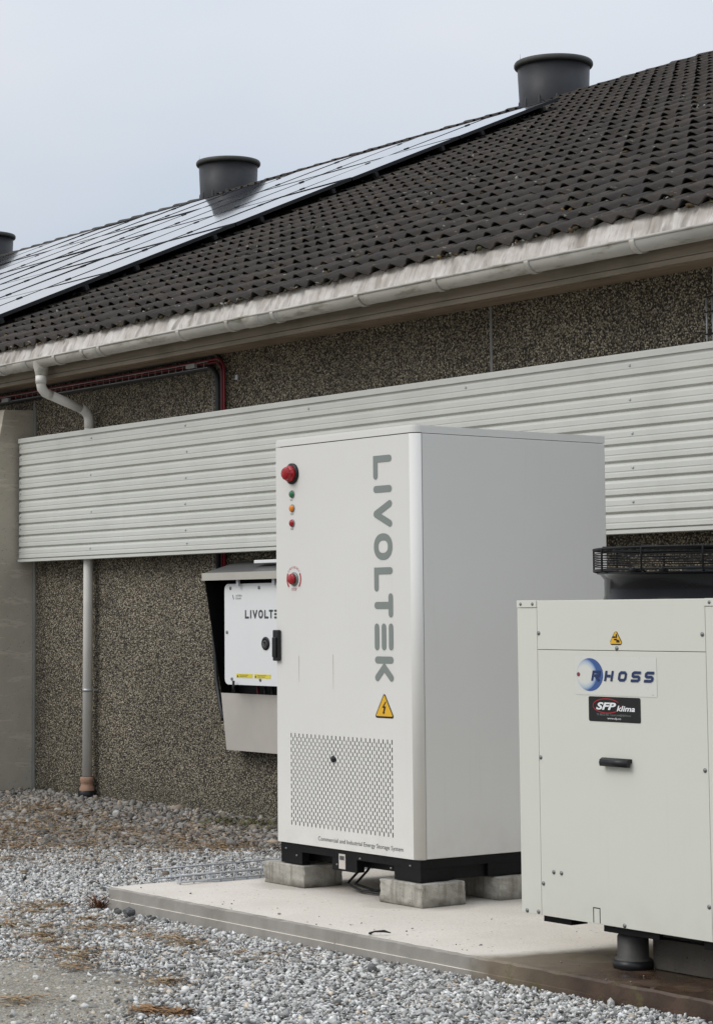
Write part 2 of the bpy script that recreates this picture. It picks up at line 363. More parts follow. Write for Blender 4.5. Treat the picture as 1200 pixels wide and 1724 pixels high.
def letters_livoltek(mapf, sc, t0, name, mat, parent, count=8):
    """rounded stroke lettering; u along the line, v up (cap height .145)"""
    W = .035; h = .145; a = W/2
    G = [('L', 0, [[(a, h-a), (a, a), (.119-a, a)]]), ('I', .150, [[(a, a), (a, h-a)]]),
         ('V', .224, [[(a, h-a), (.0665, a)], [(.133-a, h-a), (.0665, a)]]), ('O', .387, [ell(.066, h/2, .066-a, h/2-a, 28, 2.25)]),
         ('L', .555, [[(a, h-a), (a, a), (.119-a, a)]]), ('T', .683, [[(a, h-a), (.119-a, h-a)], [(.0595, h-a-W*.52), (.0595, a)]]),
         ('E', .831, [[(a, h-a), (.132-a, h-a)], [(a, h/2), (.132-a, h/2)], [(a, a), (.132-a, a)]]),
         ('K', .993, [[(a, a), (a, h-a)], [(.122-a, h-a), (.047+a*.4, h/2), (.122-a, a)]])]
    for g, u0, strokes in G[:count]:
        b = MB(); lv = 0
        for st in strokes:
            lv += 1
            for poly in stroke(st, W, 'round', closed=(g == 'O')):
                b.add([mapf((u0+p[0])*sc, p[1]*sc, t0+(.0003*lv)) for p in poly], [tuple(range(len(poly)))])
        b.build(name, mat, parent)
def text_mesh(txt, size, bold=0., shear=0., space=1., width=1.):
    cu = bpy.data.curves.new('t', 'FONT'); cu.body = txt; cu.size = size; cu.offset = bold; cu.shear = shear; cu.space_character = space; cu.resolution_u = 3
    ob = bpy.data.objects.new('t', cu); COL.objects.link(ob); bpy.context.view_layer.update()
    me = bpy.data.meshes.new_from_object(ob.evaluated_get(bpy.context.evaluated_depsgraph_get()))
    vs = [(v.co.x*width, v.co.y) for v in me.vertices]; fs = [tuple(p.vertices) for p in me.polygons]
    bpy.data.objects.remove(ob); bpy.data.curves.remove(cu); bpy.data.meshes.remove(me); return vs, fs
def put_text(txt, x, z, y, height, mat, parent, name, width_m=None, bold=0., shear=0., space=1.):
    vs, fs = text_mesh(txt, 1., bold, shear, space)
    x0 = min(v[0] for v in vs); x1 = max(v[0] for v in vs); z0 = 0.; z1 = max(v[1] for v in vs)
    sz = height/z1; sx = (width_m/(x1-x0)) if width_m else sz
    return MB().add([(x+(u-x0)*sx, y, z+v*sz) for u, v in vs], fs).build(name, mat, parent)
def facemap(y0):               # face looking towards -Y
    return lambda u, v, t: (u, y0-t, v)
def poly_part(polys, y, mat, parent, name, step=0.):
    b = MB()
    for i, p in enumerate(polys): b.add([(q[0], y-step*i, q[1]) for q in p], [tuple(range(len(p)))])
    return b.build(name, mat, parent)
def rrect(x0, x1, z0, z1, r, n=5):
    o = []
    for cx, cz, a in ((x1-r, z1-r, 0), (x0+r, z1-r, 90), (x0+r, z0+r, 180), (x1-r, z0+r, 270)):
        for k in range(n+1):
            t = math.radians(a+90*k/n); o.append((cx+r*math.cos(t), cz+r*math.sin(t)))
    return o
def rtri(cx, z0, wd, h, r, n=4):
    P = [Vector((cx-wd/2, z0)), Vector((cx+wd/2, z0)), Vector((cx, z0+h))]; o = []
    for i in range(3):
        a, b, c = P[i-1], P[i], P[(i+1) % 3]; d0 = (a-b).normalized(); d1 = (c-b).normalized(); bi = (d0+d1).normalized()
        half = math.acos(max(-1, min(1, d0.dot(d1))))/2; cc = b+bi*(r/math.sin(half)); n0 = -(d0-bi*d0.dot(bi)).normalized()
        a0 = math.atan2(-bi.y, -bi.x); sp = math.pi/2-half
        for k in range(n+1):
            t = a0-sp+2*sp*k/n; o.append((cc.x+r*math.cos(t), cc.y+r*math.sin(t)))
    return o
def stones_mesh(name, P, R, tones, mat, flatten=.62, loc=(0, 0, 0)):
    """angular stones as one mesh: P centres, R radii"""
    n = len(P); bm = bmesh.new(); bmesh.ops.create_icosphere(bm, subdivisions=1, radius=1); bm.verts.index_update()
    bv = np.array([v.co for v in bm.verts]); bf = np.array([[v.index for v in f.verts] for f in bm.faces]); bm.free()
    nv = len(bv)
    V = np.repeat(bv[None], n, 0)*(1+rng.uniform(-.32, .22, (n, nv, 1)))
    V *= np.stack([rng.uniform(.85, 1.6, n), rng.uniform(.6, 1.05, n), rng.uniform(.32, .75, n)], 1)[:, None, :]
    q = rng.normal(size=(n, 4)); q /= np.linalg.norm(q, axis=1, keepdims=True); a, b, c, d = q.T
    Rm = np.stack([np.stack([1-2*(c*c+d*d), 2*(b*c-a*d), 2*(b*d+a*c)], 1), np.stack([2*(b*c+a*d), 1-2*(b*b+d*d), 2*(c*d-a*b)], 1), np.stack([2*(b*d-a*c), 2*(c*d+a*b), 1-2*(b*b+c*c)], 1)], 1)
    V = np.einsum('nij,nvj->nvi', Rm, V); V[:, :, 2] *= flatten/.62*.85
    V = V*R[:, None, None]+P[:, None, :]-np.array(loc)
    F = (bf[None]+(np.arange(n)*nv)[:, None, None]).reshape(-1, 3)
    return raw_mesh(name, V.reshape(-1, 3), F, np.repeat(tones, nv, 0), mat, loc)
def raw_mesh(name, V, F, T, mat, loc=(0, 0, 0), smooth=False):
    me = bpy.data.meshes.new(name); k = F.shape[1]
    me.vertices.add(len(V)); me.vertices.foreach_set('co', V.astype(np.float32).ravel())
    me.loops.add(F.size); me.loops.foreach_set('vertex_index', F.astype(np.int32).ravel())
    me.polygons.add(len(F)); me.polygons.foreach_set('loop_start', np.arange(0, F.size, k, dtype=np.int32))
    me.update(calc_edges=True)
    if smooth: me.polygons.foreach_set('use_smooth', np.ones(len(F), bool))
    if T is not None:
        at = me.attributes.new('tone', 'FLOAT_COLOR', 'POINT'); at.data.foreach_set('color', np.concatenate([T, np.ones((len(T), 1))], 1).astype(np.float32).ravel())
    me.materials.append(M[mat]); o = bpy.data.objects.new(name, me); COL.objects.link(o); o.location = loc; return o
Rcam = np.array([list(rt), list(up), list(fw)]); Cc = np.array(CAM)
def px(P):
    q = (np.asarray(P, float)-Cc)@Rcam.T; return np.stack([CXP+FPX*q[..., 0]/q[..., 2], CYP-FPX*q[..., 1]/q[..., 2]], -1)

# ------------------------------------------------------------------ ground
def gz(x, y): return -.325+.011*np.clip(x, -3, 3)+.028*np.clip((np.asarray(y)-.5)/2.2, 0, 1)
gs = np.unique(np.concatenate([-np.geomspace(.6, 160, 30), np.geomspace(.6, 160, 30), np.linspace(-12, 12, 97)]))
gx, gy = np.meshgrid(gs, gs, indexing='ij'); gzv = gz(gx, gy)+.012*np.sin(gx*1.7+gy*.9)*np.cos(gy*1.3-gx*.4)-.012
n1 = len(gs); idx = np.arange(n1*n1).reshape(n1, n1)
GF = np.stack([idx[:-1, :-1], idx[1:, :-1], idx[1:, 1:], idx[:-1, 1:]], -1).reshape(-1, 4)
tag(raw_mesh('ground', np.stack([gx, gy, gzv], -1).reshape(-1, 3), GF, None, 'ground', smooth=True), kind='structure')

# ------------------------------------------------------------------ farm building: walls and roof
YW = 2.75; YE, ZE, PITCH = 2.22, 3.44, math.radians(23.0); cP, sP = math.cos(PITCH), math.sin(PITCH); RIDGE = 12.0
def roof(X, s, o=0.): return (X, YE+s*cP-o*sP, ZE+s*sP+o*cP)
YR, ZR = YE+RIDGE*cP, ZE+RIDGE*sP
barn = thing('farm_building', (-8, YW, -.35), 'long farm building with pebble-dashed wall panels and dark tiled roof', 'building')
joints = [-30.6, -20.6, -14.6, -8.575, -2.52, 3.5]
for a, b in zip(joints[:-1], joints[1:]):
    MB().box(a+.012, b-.012, YW, YW+.25, -.6, 3.42).build('wall_panel', 'pebble', barn)
for j in joints[1:-1]:
    MB().box(j-.0115, j+.0115, YW-.004, YW+.2, -.6, 3.40).build('joint_strip', 'joint', barn)
YB = 2*YR-YW
MB().box(-30.6, 3.5, YB-.25, YB, -.6, 3.4).build('rear_wall', 'pebble', barn)
for xg in (-30.6, 3.25):
    MB().prism([(YW+.252, -.6), (YB-.252, -.6), (YB-.252, 3.4), (YR, ZR-.35), (YW+.252, 3.4)], xg+.01, xg+.24, 'x').build('gable_wall', 'pebble', barn)
MB().box(-8.56, -8.535, YW-.012, YW+.01, -.5, 3.02).build('joint_trim', 'joint', barn)
# eaves: fascia, soffit planks
MB().box(-31, 3.9, 2.262, 2.292, 3.185, 3.395, .003).build('fascia_board', 'fascia', barn)
yy = 2.295
for k in range(4):
    MB().box(-31, 3.9, yy+.003, yy+.110, 3.196+.004*(k % 2), 3.222, .002).build('soffit_plank', 'wood', barn); yy += .113
MB().box(-31, 3.9, 2.262, 2.282, 3.150, 3.182, .003).build('drip_batten', 'fascia', barn)
# roof deck (front and back slope) carries the tiles
deck = MB()
deck.add([roof(-31.2, .03, -.03), roof(4.1, .03, -.03), roof(4.1, RIDGE, -.03), roof(-31.2, RIDGE, -.03),
          (-31.2, 2*YR-YE, ZE-.03), (4.1, 2*YR-YE, ZE-.03), roof(-31.2, .05, -.07), roof(4.1, .05, -.07), roof(4.1, RIDGE, -.07), roof(-31.2, RIDGE, -.07)],
         [(0, 1, 2, 3), (3, 2, 5, 4), (6, 9, 8, 7), (0, 6, 7, 1)])
roofo = deck.build('roof', 'tile', barn)
# tile: two rolls wide, 48 triangles, lip open under the crests
TW, GA, TL = .348, RIDGE/29, RIDGE/29+.05
def tile_arrays():
    n = 14; ph = np.array([0, .22, .34, .45, .55, .66, .78]); us = np.concatenate([ph*TW/2, TW/2+ph*TW/2, [TW]]); g = (.5-.5*np.cos(2*np.pi*us/(TW/2)))**1.1
    lf = np.where(us < TW/2, 1.1, .75)                       # the centre roll gapes more than the lapped one
    top0 = np.stack([us, -.012*g, (.025+.024*lf)*g+.007], 1); top1 = np.stack([us, 0*us+TL, .025*g], 1)
    lip = np.stack([us, -.012*g+.004, (.025+.024*lf)*g+.007-.009], 1)
    V = np.concatenate([top0, top1, lip]); F = []
    for i in range(n):
        F.append((i, i+1, n+1+i+1, n+1+i)); F.append((2*(n+1)+i, 2*(n+1)+i+1, i+1, i))
    return V, np.array(F)
tV, tF = tile_arrays()
tme = bpy.data.meshes.new('roof_tile'); tme.from_pydata([tuple(v) for v in tV], [], [tuple(f) for f in tF]); tme.materials.append(M['tile'])
tme.polygons.foreach_set('use_smooth', [i % 2 == 0 for i in range(len(tF))]); tme.update()
ARX = -10.65                                        # right-hand edge of the solar array
spots = []
for k in range(29):
    for j in range(-60, 11):
        X = j*TW; s = k*GA
        under = X < ARX-1.2 and 1.4 < s < 9.2
        p = px(roof(X+TW/2, s+GA/2, .03))
        vis = (-20 < p[0] < 1220) and (0 < p[1] < 640) and not under and not (X < ARX-.2 and s > 1.1)
        if X < -12.6 and 1.6 < s < 9.0: continue
        spots.append((0 if vis else 1, (Vector(roof(X, s))-CAM).length, X, s))
spots.sort()
near, rest = spots[:300], spots[300:]
ro = origin(roofo)
for _, _, X, s in near:
    o = bpy.data.objects.new('roof_tile', tme); COL.objects.link(o); o.parent = roofo
    o.location = Vector(roof(X+random.uniform(-.005, .005), s+random.uniform(-.012, .012), random.uniform(0, .007)))-ro
    o.rotation_euler = (PITCH+random.uniform(-.010, .010), random.uniform(-.012, .012), random.uniform(-.010, .010))
VV = []; FF = []
Rx = np.array([[1, 0, 0], [0, cP, -sP], [0, sP, cP]])
for i, (_, _, X, s) in enumerate(rest):
    VV.append(tV@Rx.T+np.array(roof(X+random.uniform(-.005, .005), s+random.uniform(-.012, .012), random.uniform(0, .007)))); FF.append(tF+i*len(tV))
o = raw_mesh('roof_tile_field', np.concatenate(VV)-np.array(ro), np.concatenate(FF), None, 'tile', smooth=False)
o.data.polygons.foreach_set('use_smooth', [i % 2 == 0 for i in range(len(o.data.polygons))])
o.parent = roofo; tag(o, kind='stuff')
# moss cushions in the laps of the tiles
mp_, mr_, mt2 = [], [], []
for _, _, X, s_ in random.choices(spots[:430], k=700):
    near_eave = math.exp(-s_/2.0)
    if random.random() > .36+.64*near_eave: continue
    for _k in range(random.randint(1, 4)):
        mp_.append(roof(X+TW*.25+random.choice((0, .5))*TW+random.uniform(-.05, .05), s_+random.uniform(-.03, .015), .016+random.uniform(-.006, .016))); mr_.append(random.uniform(.009, .024))
        mt2.append(random.choice(((.035, .028, .014), (.03, .026, .012), (.075, .045, .014), (.05, .05, .016), (.11, .07, .022), (.03, .02, .014), (.26, .25, .21))))
mo = stones_mesh('roof_moss', np.array(mp_), np.array(mr_), np.array(mt2), 'stone'); mo.parent = roofo; mo.location = -ro; tag(mo, kind='stuff')
# ridge tiles
def ridge_mesh():
    b = MB(); n = 10
    def arc(r, x, dz): return [(x, r*math.cos(math.pi*(k/n)), dz+r*.62*math.sin(math.pi*k/n)) for k in range(n+1)]
    A = arc(.150, 0, 0); B = arc(.128, .47, -.014); C = arc(.132, 0, -.004)
    vs = A+B+C; m = n+1
    b.add(vs, [(i, i+1, m+i+1, m+i) for i in range(n)], True); b.add(vs, [(2*m+i, 2*m+i+1, i+1, i) for i in range(n)])
    return b
rm = ridge_mesh().build('ridge_tile', 'tile', roofo); rm.location = Vector((-31, YR, ZR-.06))-ro
# vertices were made relative to the roof origin, so shift them back
for v in rm.data.vertices: v.co += ro
X = -31+.44
while X < 4:
    o = inst(rm, roofo, Vector((X, YR+random.uniform(-.004, .004), ZR-.06+random.uniform(-.004, .004)))-ro); X += .44
# eave flashing dressed under the first course
nx = 2400; xs = np.linspace(-11.5, 3.6, nx); rows = 7; FV = []
pleat = np.zeros(nx)
for k in range(-70, 22):
    xc = k*TW/2+TW/4+random.uniform(-.03, .03); pleat += random.uniform(.2, 1)**2*.048*np.clip(1-abs(xs-xc)/random.uniform(.014, .028), 0, 1)
for r in range(rows):
    t = r/(rows-1)
    wv = np.cos(2*np.pi*xs/(TW/2)); nz_ = np.interp(xs, np.linspace(-11.5, 3.6, 160), rng.normal(0, 1, 160)); nz2 = np.interp(xs, np.linspace(-11.5, 3.6, 420), rng.normal(0, 1, 420))
    y = YE+.035-.075*t+(1-t)*.014*wv*-1+.004*nz_*(1-.4*t)+.003*nz2-pleat*min(1, t*1.6)*(1-.35*t)
    z = ZE+.028-.185*t+(1-t)*-.010*wv+.003*nz_
    FV.append(np.stack([xs, y, z], 1))
ii = np.arange(nx*rows).reshape(rows, nx)
fl = raw_mesh('eave_flashing', np.concatenate(FV)-np.array(origin(barn)), np.stack([ii[:-1, :-1], ii[1:, :-1], ii[1:, 1:], ii[:-1, 1:]], -1).reshape(-1, 4), None, 'flashing', smooth=True)
fl.parent = barn

# ------------------------------------------------------------------ gutter
GY, GZ, GR = 2.165, 3.300, .07
gut = thing('rain_gutter', (-4, GY, GZ), 'pale grey half-round rain gutter running along the eaves', 'gutter')
def halfpipe(x0, x1, r, th=.004, n=14, lift=0.):
    o = [(GY+r*math.cos(math.pi+math.pi*k/n), GZ+lift+r*1.0*math.sin(math.pi+math.pi*k/n)) for k in range(n+1)]
    i = [(GY+(r-th)*math.cos(math.pi+math.pi*k/n), GZ+lift+(r-th)*math.sin(math.pi+math.pi*k/n)) for k in range(n, -1, -1)]
    return MB().prism(o+i, x0, x1, 'x', True)
cuts = [-31.0]+[-8.05, -4.02, .05, 3.9]
for a, b in zip(cuts[:-1], cuts[1:]): halfpipe(a+.002, b-.002, .068).build('gutter_length', 'gutter', gut)
MB().tube([(-31, GY-.068, GZ+.001), (3.9, GY-.068, GZ+.001)], .009, 8).build('bead', 'gutter', gut)
for xb in (-8.07, -7.12, -6.68, -6.42, -5.28, -4.64, -4.08, -3.12, -2.32, -1.46, -.58, .35):
    b = halfpipe(xb-.020, xb+.020, .076, .006); b.build('bracket', 'gutter', gut)
for xb in (-7.74, -6.55, -4.35): halfpipe(xb-.16 if xb < -7 else xb-.10, xb+.16 if xb < -7 else xb+.10, .0725, .004).build('joint_sleeve', 'gutter', gut)
ob = MB(); ob.lathe([(.070, .06), (.066, .02), (.052, -.03), (.046, -.06)], (-7.44, GY, GZ-.075), 'z', 20); ob.build('outlet', 'gutter', gut)

# ------------------------------------------------------------------ downpipe
dp = thing('downpipe', (-7.5, 2.68, -.3), 'grey round downpipe with swan-neck, passing behind the metal cladding', 'downpipe')
b = MB(); b.tube([(-7.44, GY, 3.165), (-7.44, GY, 3.10)], .046, 20); b.build('collar', 'pipe', dp)
MB().tube([(-7.44, GY, 3.15), (-7.44, GY, 3.10), (-7.445, GY+.012, 3.06), (-7.45, GY+.045, 3.028), (-7.455, GY+.10, 3.010)], .041, 20).build('bend', 'pipe', dp)
MB().tube([(-7.455, GY+.09, 3.013), (-7.495, 2.595, 2.915)], .0395, 20).build('offset_pipe', 'pipe', dp)
MB().tube([(-7.492, 2.575, 2.921), (-7.502, 2.625, 2.902), (-7.509, 2.66, 2.868), (-7.511, 2.672, 2.825), (-7.511, 2.672, 2.76)], .0415, 20).build('bend', 'pipe', dp)
MB().tube([(-7.511, 2.672, 2.79), (-7.53, 2.672, -.16)], .040, 20).build('pipe', 'pipe', dp)
b = MB(); b.lathe([(.042, -.012), (.0455, -.012), (.0455, .012), (.042, .012)], (-7.522, 2.672, .565), 'z', 20); b.box(-7.50, -7.49, 2.69, 2.752, .56, .57); b.build('clip', 'galv', dp)
MB().lathe([(.048, .115), (.057, .11), (.057, .07), (.051, .06), (.051, .045), (.060, .025), (.066, 0), (.066, -.05)], (-7.53, 2.672, -.265), 'z', 24).build('clay_socket', 'clay', dp)
MB().lathe([(.069, .0), (.074, -.005), (.074, -.09), (.066, -.09)], (-7.53, 2.672, -.262), 'z', 24).build('drain_collar', 'black_plastic', dp)

# ------------------------------------------------------------------ concrete buttress at the far left
bt = thing('concrete_buttress', (-8.7, 2.6, -.35), 'sloping concrete buttress against the wall at the left edge', 'buttress')
MB().prism([(YW-.001, -.6), (1.62, -.6), (2.385, 2.62), (2.455, 2.99), (YW-.001, 3.0)], -8.70, -8.59, 'x').build('side_slab', 'buttress', bt)
MB().prism([(YW-.001, -.6), (1.575, -.6), (2.345, 2.62), (2.42, 2.995), (YW-.001, 3.005)], -9.05, -8.702, 'x').build('core', 'buttress_front', bt)

# ------------------------------------------------------------------ corrugated cladding band
cl = thing('metal_cladding', (-4, 2.59, 1.66), 'pale grey horizontally ribbed steel cladding band fixed across the wall', 'cladding')
ZT, ZB = 2.735, 1.660; X0, X1 = -8.55, 3.3; per = (ZT-.055-ZB)/10; yF = 2.588
prof = []
zz = ZT-.030
prof += [(yF-.004, ZT-.030)]
z = ZT-.055
for k in range(10):
    prof += [(yF, z), (yF-.004, z-per*.10), (yF-.004, z-per*.38), (yF-.0015, z-per*.41), (yF-.0015, z-per*.47), (yF-.004, z-per*.50), (yF-.004, z-per*.74), (yF+.018, z-per*.80), (yF+.018, z-per*.86)]
    z -= per
prof += [(yF, ZB+.002)]
b = MB(); n = len(prof)
back = [(y+.0012, zq) for y, zq in prof][::-1]
b.prism(prof+back, X0, X1, 'x', False); b.build('ribbed_sheet', 'clad', cl)
MB().prism([(yF-.016, ZT-.040), (yF-.016, ZT-.012), (yF-.012, ZT), (YW-.02, ZT+.022), (YW-.02, ZT+.019), (yF-.009, ZT-.003), (yF-.013, ZT-.013), (yF-.013, ZT-.040)], X0-.004, X1, 'x').build('top_trim', 'clad', cl)
MB().prism([(yF-.012, ZB+.016), (yF-.012, ZB-.006), (yF+.03, ZB-.010), (yF+.03, ZB-.007), (yF-.009, ZB-.003), (yF-.009, ZB+.016)], X0-.004, X1, 'x').build('bottom_trim', 'clad', cl)
sb = MB(); sb.lathe([(0., .008), (.005, .008), (.0085, .004), (.0095, 0)], (0, 0, 0), 'y', 8)
scr = None
for xs_, rows_ in ((-8.525, (0, 1, 2, 3, 4, 5, 6, 7, 8, 9)), (-7.33, (0, 3, 6, 9)), (-5.90, (0, 2, 4, 6, 8, 9)), (-4.30, (0, 3)), (-2.59, (0, 3, 6)), (-1.10, (0, 2, 4, 6, 8)), (.6, (0, 3, 6, 9)), (2.1, (0, 3, 6, 9))):
    for r in rows_:
        p = (xs_+random.uniform(-.012, .012), yF-.004, ZT-.055-per*(r+.22))
        if scr is None:
            scr = MB(); scr.lathe([(0., .008), (.005, .008), (.0085, .004), (.0095, 0)], (0, 0, 0), 'y', 8); scr = scr.build('screw', 'galv', cl)
            for v in scr.data.vertices: v.co += origin(cl)
            scr.location = Vector(p)-origin(cl)
        else: inst(scr, cl, Vector(p)-origin(cl))
for xb in (-8.4, -6.6, -5.0, -2.6, -1.1, .6, 2.1): MB().box(xb-.03, xb+.03, yF+.0245, YW-.002, ZB+.03, ZT-.06).build('batten', 'wood', cl)

# ------------------------------------------------------------------ cable tray with red and black cables
tr = thing('wall_cable_tray', (-7, 2.72, 3.1), 'thin wire cable tray under the eaves, turning down beside the inverter', 'cable tray')
b = MB()
for dz, dy in ((3.150, 0), (3.105, 0), (3.150, -.05), (3.105, -.05)):
    b.tube([(-11, 2.735+dy, dz), (-5.75, 2.735+dy, dz)], .0028, 5)
X = -10.9
while X < -5.75:
    b.tube([(X, 2.735, 3.15), (X, 2.735, 3.105), (X, 2.685, 3.105), (X, 2.685, 3.15)], .0022, 5); X += .10
b.build('wire_run', 'galv', tr)
b = MB()
for xx, dy in ((-5.70, 0), (-5.655, 0), (-5.60, 0), (-5.70, -.04)):
    b.tube([(xx, 2.738+dy, 3.05), (xx, 2.738+dy, 1.35)], .0028, 5)
z = 3.04
while z > 1.4: b.tube([(-5.70, 2.698, z), (-5.70, 2.738, z), (-5.60, 2.738, z)], .0022, 5); z -= .10
b.build('wire_drop', 'galv', tr)
MB().box(-9.02, -8.90, 2.66, 2.684, 3.10, 3.135, .002).build('coupler', 'galv', tr); MB().box(-6.02, -5.90, 2.66, 2.684, 3.115, 3.15, .002).build('coupler', 'galv', tr)
MB().box(-5.45, -5.415, 2.735, 2.749, 2.98, 3.02, .002).build('wall_clip', 'galv', tr)
def bend(xa, xb, y, za, zb, r, n=8):
    pts = [(xa, y, za)]
    for k in range(n+1):
        t = math.pi/2*k/n; pts.append((xb-r+r*math.sin(t), y, za-r+r*math.cos(t)))
    pts.append((xb, y, zb)); return pts
rc = thing('red_cable', (-5.6, 2.69, 2.2), 'bundle of red cables following the tray under the eaves and down the wall', 'cable')
MB().tube(bend(-11, -5.535, 2.695, 3.160, 1.40, .10), .010, 10).build('cable', 'cable_red', rc)
MB().tube(bend(-11, -5.575, 2.70, 3.138, 1.40, .09), .008, 8).build('cable', 'cable_red', rc)
bc = thing('black_cable', (-5.65, 2.70, 2.2), 'black cable bundle beside the red cables on the wall', 'cable')
MB().tube(bend(-11, -5.635, 2.705, 3.105, 1.40, .14), .022, 10).build('cable', 'cable_black', bc)
MB().tube(bend(-11, -5.60, 2.715, 3.20, 1.40, .10), .014, 8).build('cable', 'cable_black', bc)
MB().tube([(-5.70, 2.71, 1.5), (-5.70, 2.71, 1.0), (-5.66, 2.70, .70), (-5.55, 2.66, .50), (-5.42, 2.60, .40)], .017, 8).build('cable', 'cable_black', bc)
cdt = thing('wall_conduit', (-.55, 2.7, 2.9), 'thin upright wire tray on the wall at the right edge above the cladding', 'conduit')
for xx, rr in ((-.60, .006), (-.555, .005)):
    MB().tube([(xx, 2.715, 3.02), (xx, 2.715, 2.70)], rr, 6).build('wire', 'galv', cdt)
MB().box(-.535, -.50, 2.70, 2.745, 2.70, 3.19, .003).build('channel', 'galv', cdt)
for z in (3.02, 2.93, 2.80): MB().tube([(-.61, 2.71, z), (-.49, 2.695, z)], .005, 6).build('rung', 'black_plastic', cdt)

# ------------------------------------------------------------------ roof vents on the ridge
for X, lab in ((-28.95, 'dark grey vent stack on the ridge, cut off by the left edge'), (-20.72, 'dark grey round vent stack behind the solar panels, middle of the roofline'), (-13.0, 'dark grey round vent stack on the ridge at the upper right')):
    v = thing('roof_vent', (X, YR, ZR-.33), lab, 'roof vent', 'vent stacks along the ridge'); VZ = ZR-.13
    MB().lathe([(.455, -.45), (.462, 0.), (.487, .585), (.478, .585), (.45, 0)], (X, YR, VZ), 'z', 56).build('stack', 'vent', v)
    MB().lathe([(.489, .545), (.518, .55), (.530, .57), (.530, .60), (.518, .622), (.480, .628), (.472, .60)], (X, YR, VZ), 'z', 56).build('rim', 'vent_rim', v)
    for a in (200, 232, 262, 292, 322):
        t = math.radians(a); cx, cy = X+.457*math.cos(t), YR+.457*math.sin(t)
        MB().lathe([(0, .05), (.012, .045), (.022, .02), (.026, -.10)], (cx, cy, VZ+.05), 'z', 10).build('lug', 'vent', v)
    MB().lathe([(0, .50), (.475, .50)], (X, YR, VZ), 'z', 40).build('damper', 'dark_gap', v)
    for a in (110, 200, 255): MB().tube([(X+.5*math.cos(math.radians(a)), YR+.5*math.sin(math.radians(a)), VZ+.60), (X+.5*math.cos(math.radians(a)), YR+.5*math.sin(math.radians(a)), VZ+(.70 if a == 255 else .655))], .004, 5).build('pin', 'galv', v)

# ------------------------------------------------------------------ solar array
RP, CPX = 1.72, 1.33; S0 = 1.14; OFF = .15
ORD = ['first', 'second', 'third', 'fourth', 'fifth', 'sixth', 'seventh', 'eighth', 'ninth', 'tenth', 'eleventh', 'twelfth', 'thirteenth', 'fourteenth']
ROW = ['lowest row', 'second row up', 'middle row', 'fourth row up', 'top row']
def slab(b, x0, x1, s0, s1, o0, o1):
    P = [roof(x, s, o) for o in (o0, o1) for s in (s0, s1) for x in (x0, x1)]
    return b.add(P, [(0, 2, 3, 1), (4, 5, 7, 6), (0, 1, 5, 4), (2, 6, 7, 3), (0, 4, 6, 2), (1, 3, 7, 5)])
proto = None
for r in range(5):
    for c in range(14):
        x1 = ARX-c*CPX; x0 = x1-CPX+.014; s0 = S0+r*RP; s1 = s0+RP-.014
        q = px([roof(x, s, OFF) for x in (x0, x1) for s in (s0, s1)])
        if q[:, 0].max() < -60: continue
        base = Vector(roof(x0, s0, OFF))
        lab = 'dark framed solar panel in the %s, %s from the right-hand edge' % (ROW[r], ORD[c]+(' panel' if c == 0 else ''))
        t = thing('solar_panel', base, lab, 'solar panel', 'solar panels on the tiled roof')
        if proto is None:
            f = .011; b = MB()
            for a in ((x0, x1, s0, s0+f), (x0, x1, s1-f, s1), (x0, x0+f, s0+f, s1-f), (x1-f, x1, s0+f, s1-f)): slab(b, a[0], a[1], a[2], a[3], OFF-.035, OFF+.004)
            fr = b.build('frame', 'solar_frame', t); gl = slab(MB(), x0+f, x1-f, s0+f, s1-f, OFF-.03, OFF).build('glass', 'solar', t)
            b = MB(); slab(b, x0-.024, x0+.010, s0+.29, s0+.35, OFF-.03, OFF+.010); ca = b.build('clamp', 'solar_clamp', t)
            b = MB(); slab(b, x0-.024, x0+.010, s1-.35, s1-.29, OFF-.03, OFF+.010); cb = b.build('clamp', 'solar_clamp', t)
            proto = (fr, gl, ca, cb)
        else:
            for p in proto:
                o = inst(p, t, (0, 0, 0)); 
                if p in proto[:2]: o.rotation_euler = (random.uniform(-.0025, .0025), random.uniform(-.0025, .0025), 0)
mt = thing('mounting_frame', roof(ARX, S0, 0), 'black mounting rails under the solar panels along the array edge', 'rails')
for r in range(5):
    for ds in (.32, RP-.34):
        b = MB(); slab(b, -29, ARX+.05, S0+r*RP+ds-.022, S0+r*RP+ds+.022, OFF-.085, OFF-.037); b.build('rail', 'solar_frame', mt)
        for k in range(8):
            b = MB(); xx = ARX-.25-k*1.4; slab(b, xx-.02, xx+.02, S0+r*RP+ds-.018, S0+r*RP+ds+.018, .02, OFF-.086); b.build('roof_hook', 'solar_frame', mt)

# ------------------------------------------------------------------ concrete pad
PZ = -.22
pad = MB()
out2 = [(-1.585, -.772), (4.6, -.772), (4.6, 1.8), (-1.42, 1.8), (-1.42, -.43), (-1.585, -.43)]
def subdiv_edge(a, b, n): return [(a[0]+(b[0]-a[0])*k/n, a[1]+(b[1]-a[1])*k/n) for k in range(n)]
ring = []
for i in range(len(out2)):
    a, b_ = out2[i], out2[(i+1) % len(out2)]; L = math.hypot(b_[0]-a[0], b_[1]-a[1]); ring += subdiv_edge(a, b_, max(1, int(L/.045)) if i in (0, 5) else max(1, int(L/.2)))
nR = len(ring)
def insetp(p, d): return (p[0]+(d if p[0] < 0 else -d), p[1]+(d if p[1] < .5 else -d))
lay = [[(x+random.uniform(-.002, .002), y+random.uniform(-.002, .002), -.50) for x, y in ring], [(x+.0, y+random.uniform(-.001, .001), PZ-.062) for x, y in ring],
       [(x+.0, y+.006 if y < 0 else y, PZ-.060) for x, y in ring],
       [(x, (y+.006 if y < 0 else y)+random.uniform(-.002, .002), PZ-.010+random.uniform(-.003, .003)) for x, y in ring],
       [(*insetp(p, .012+random.uniform(-.003, .003)), PZ+random.uniform(-.0015, .0005)) for p in ring]]
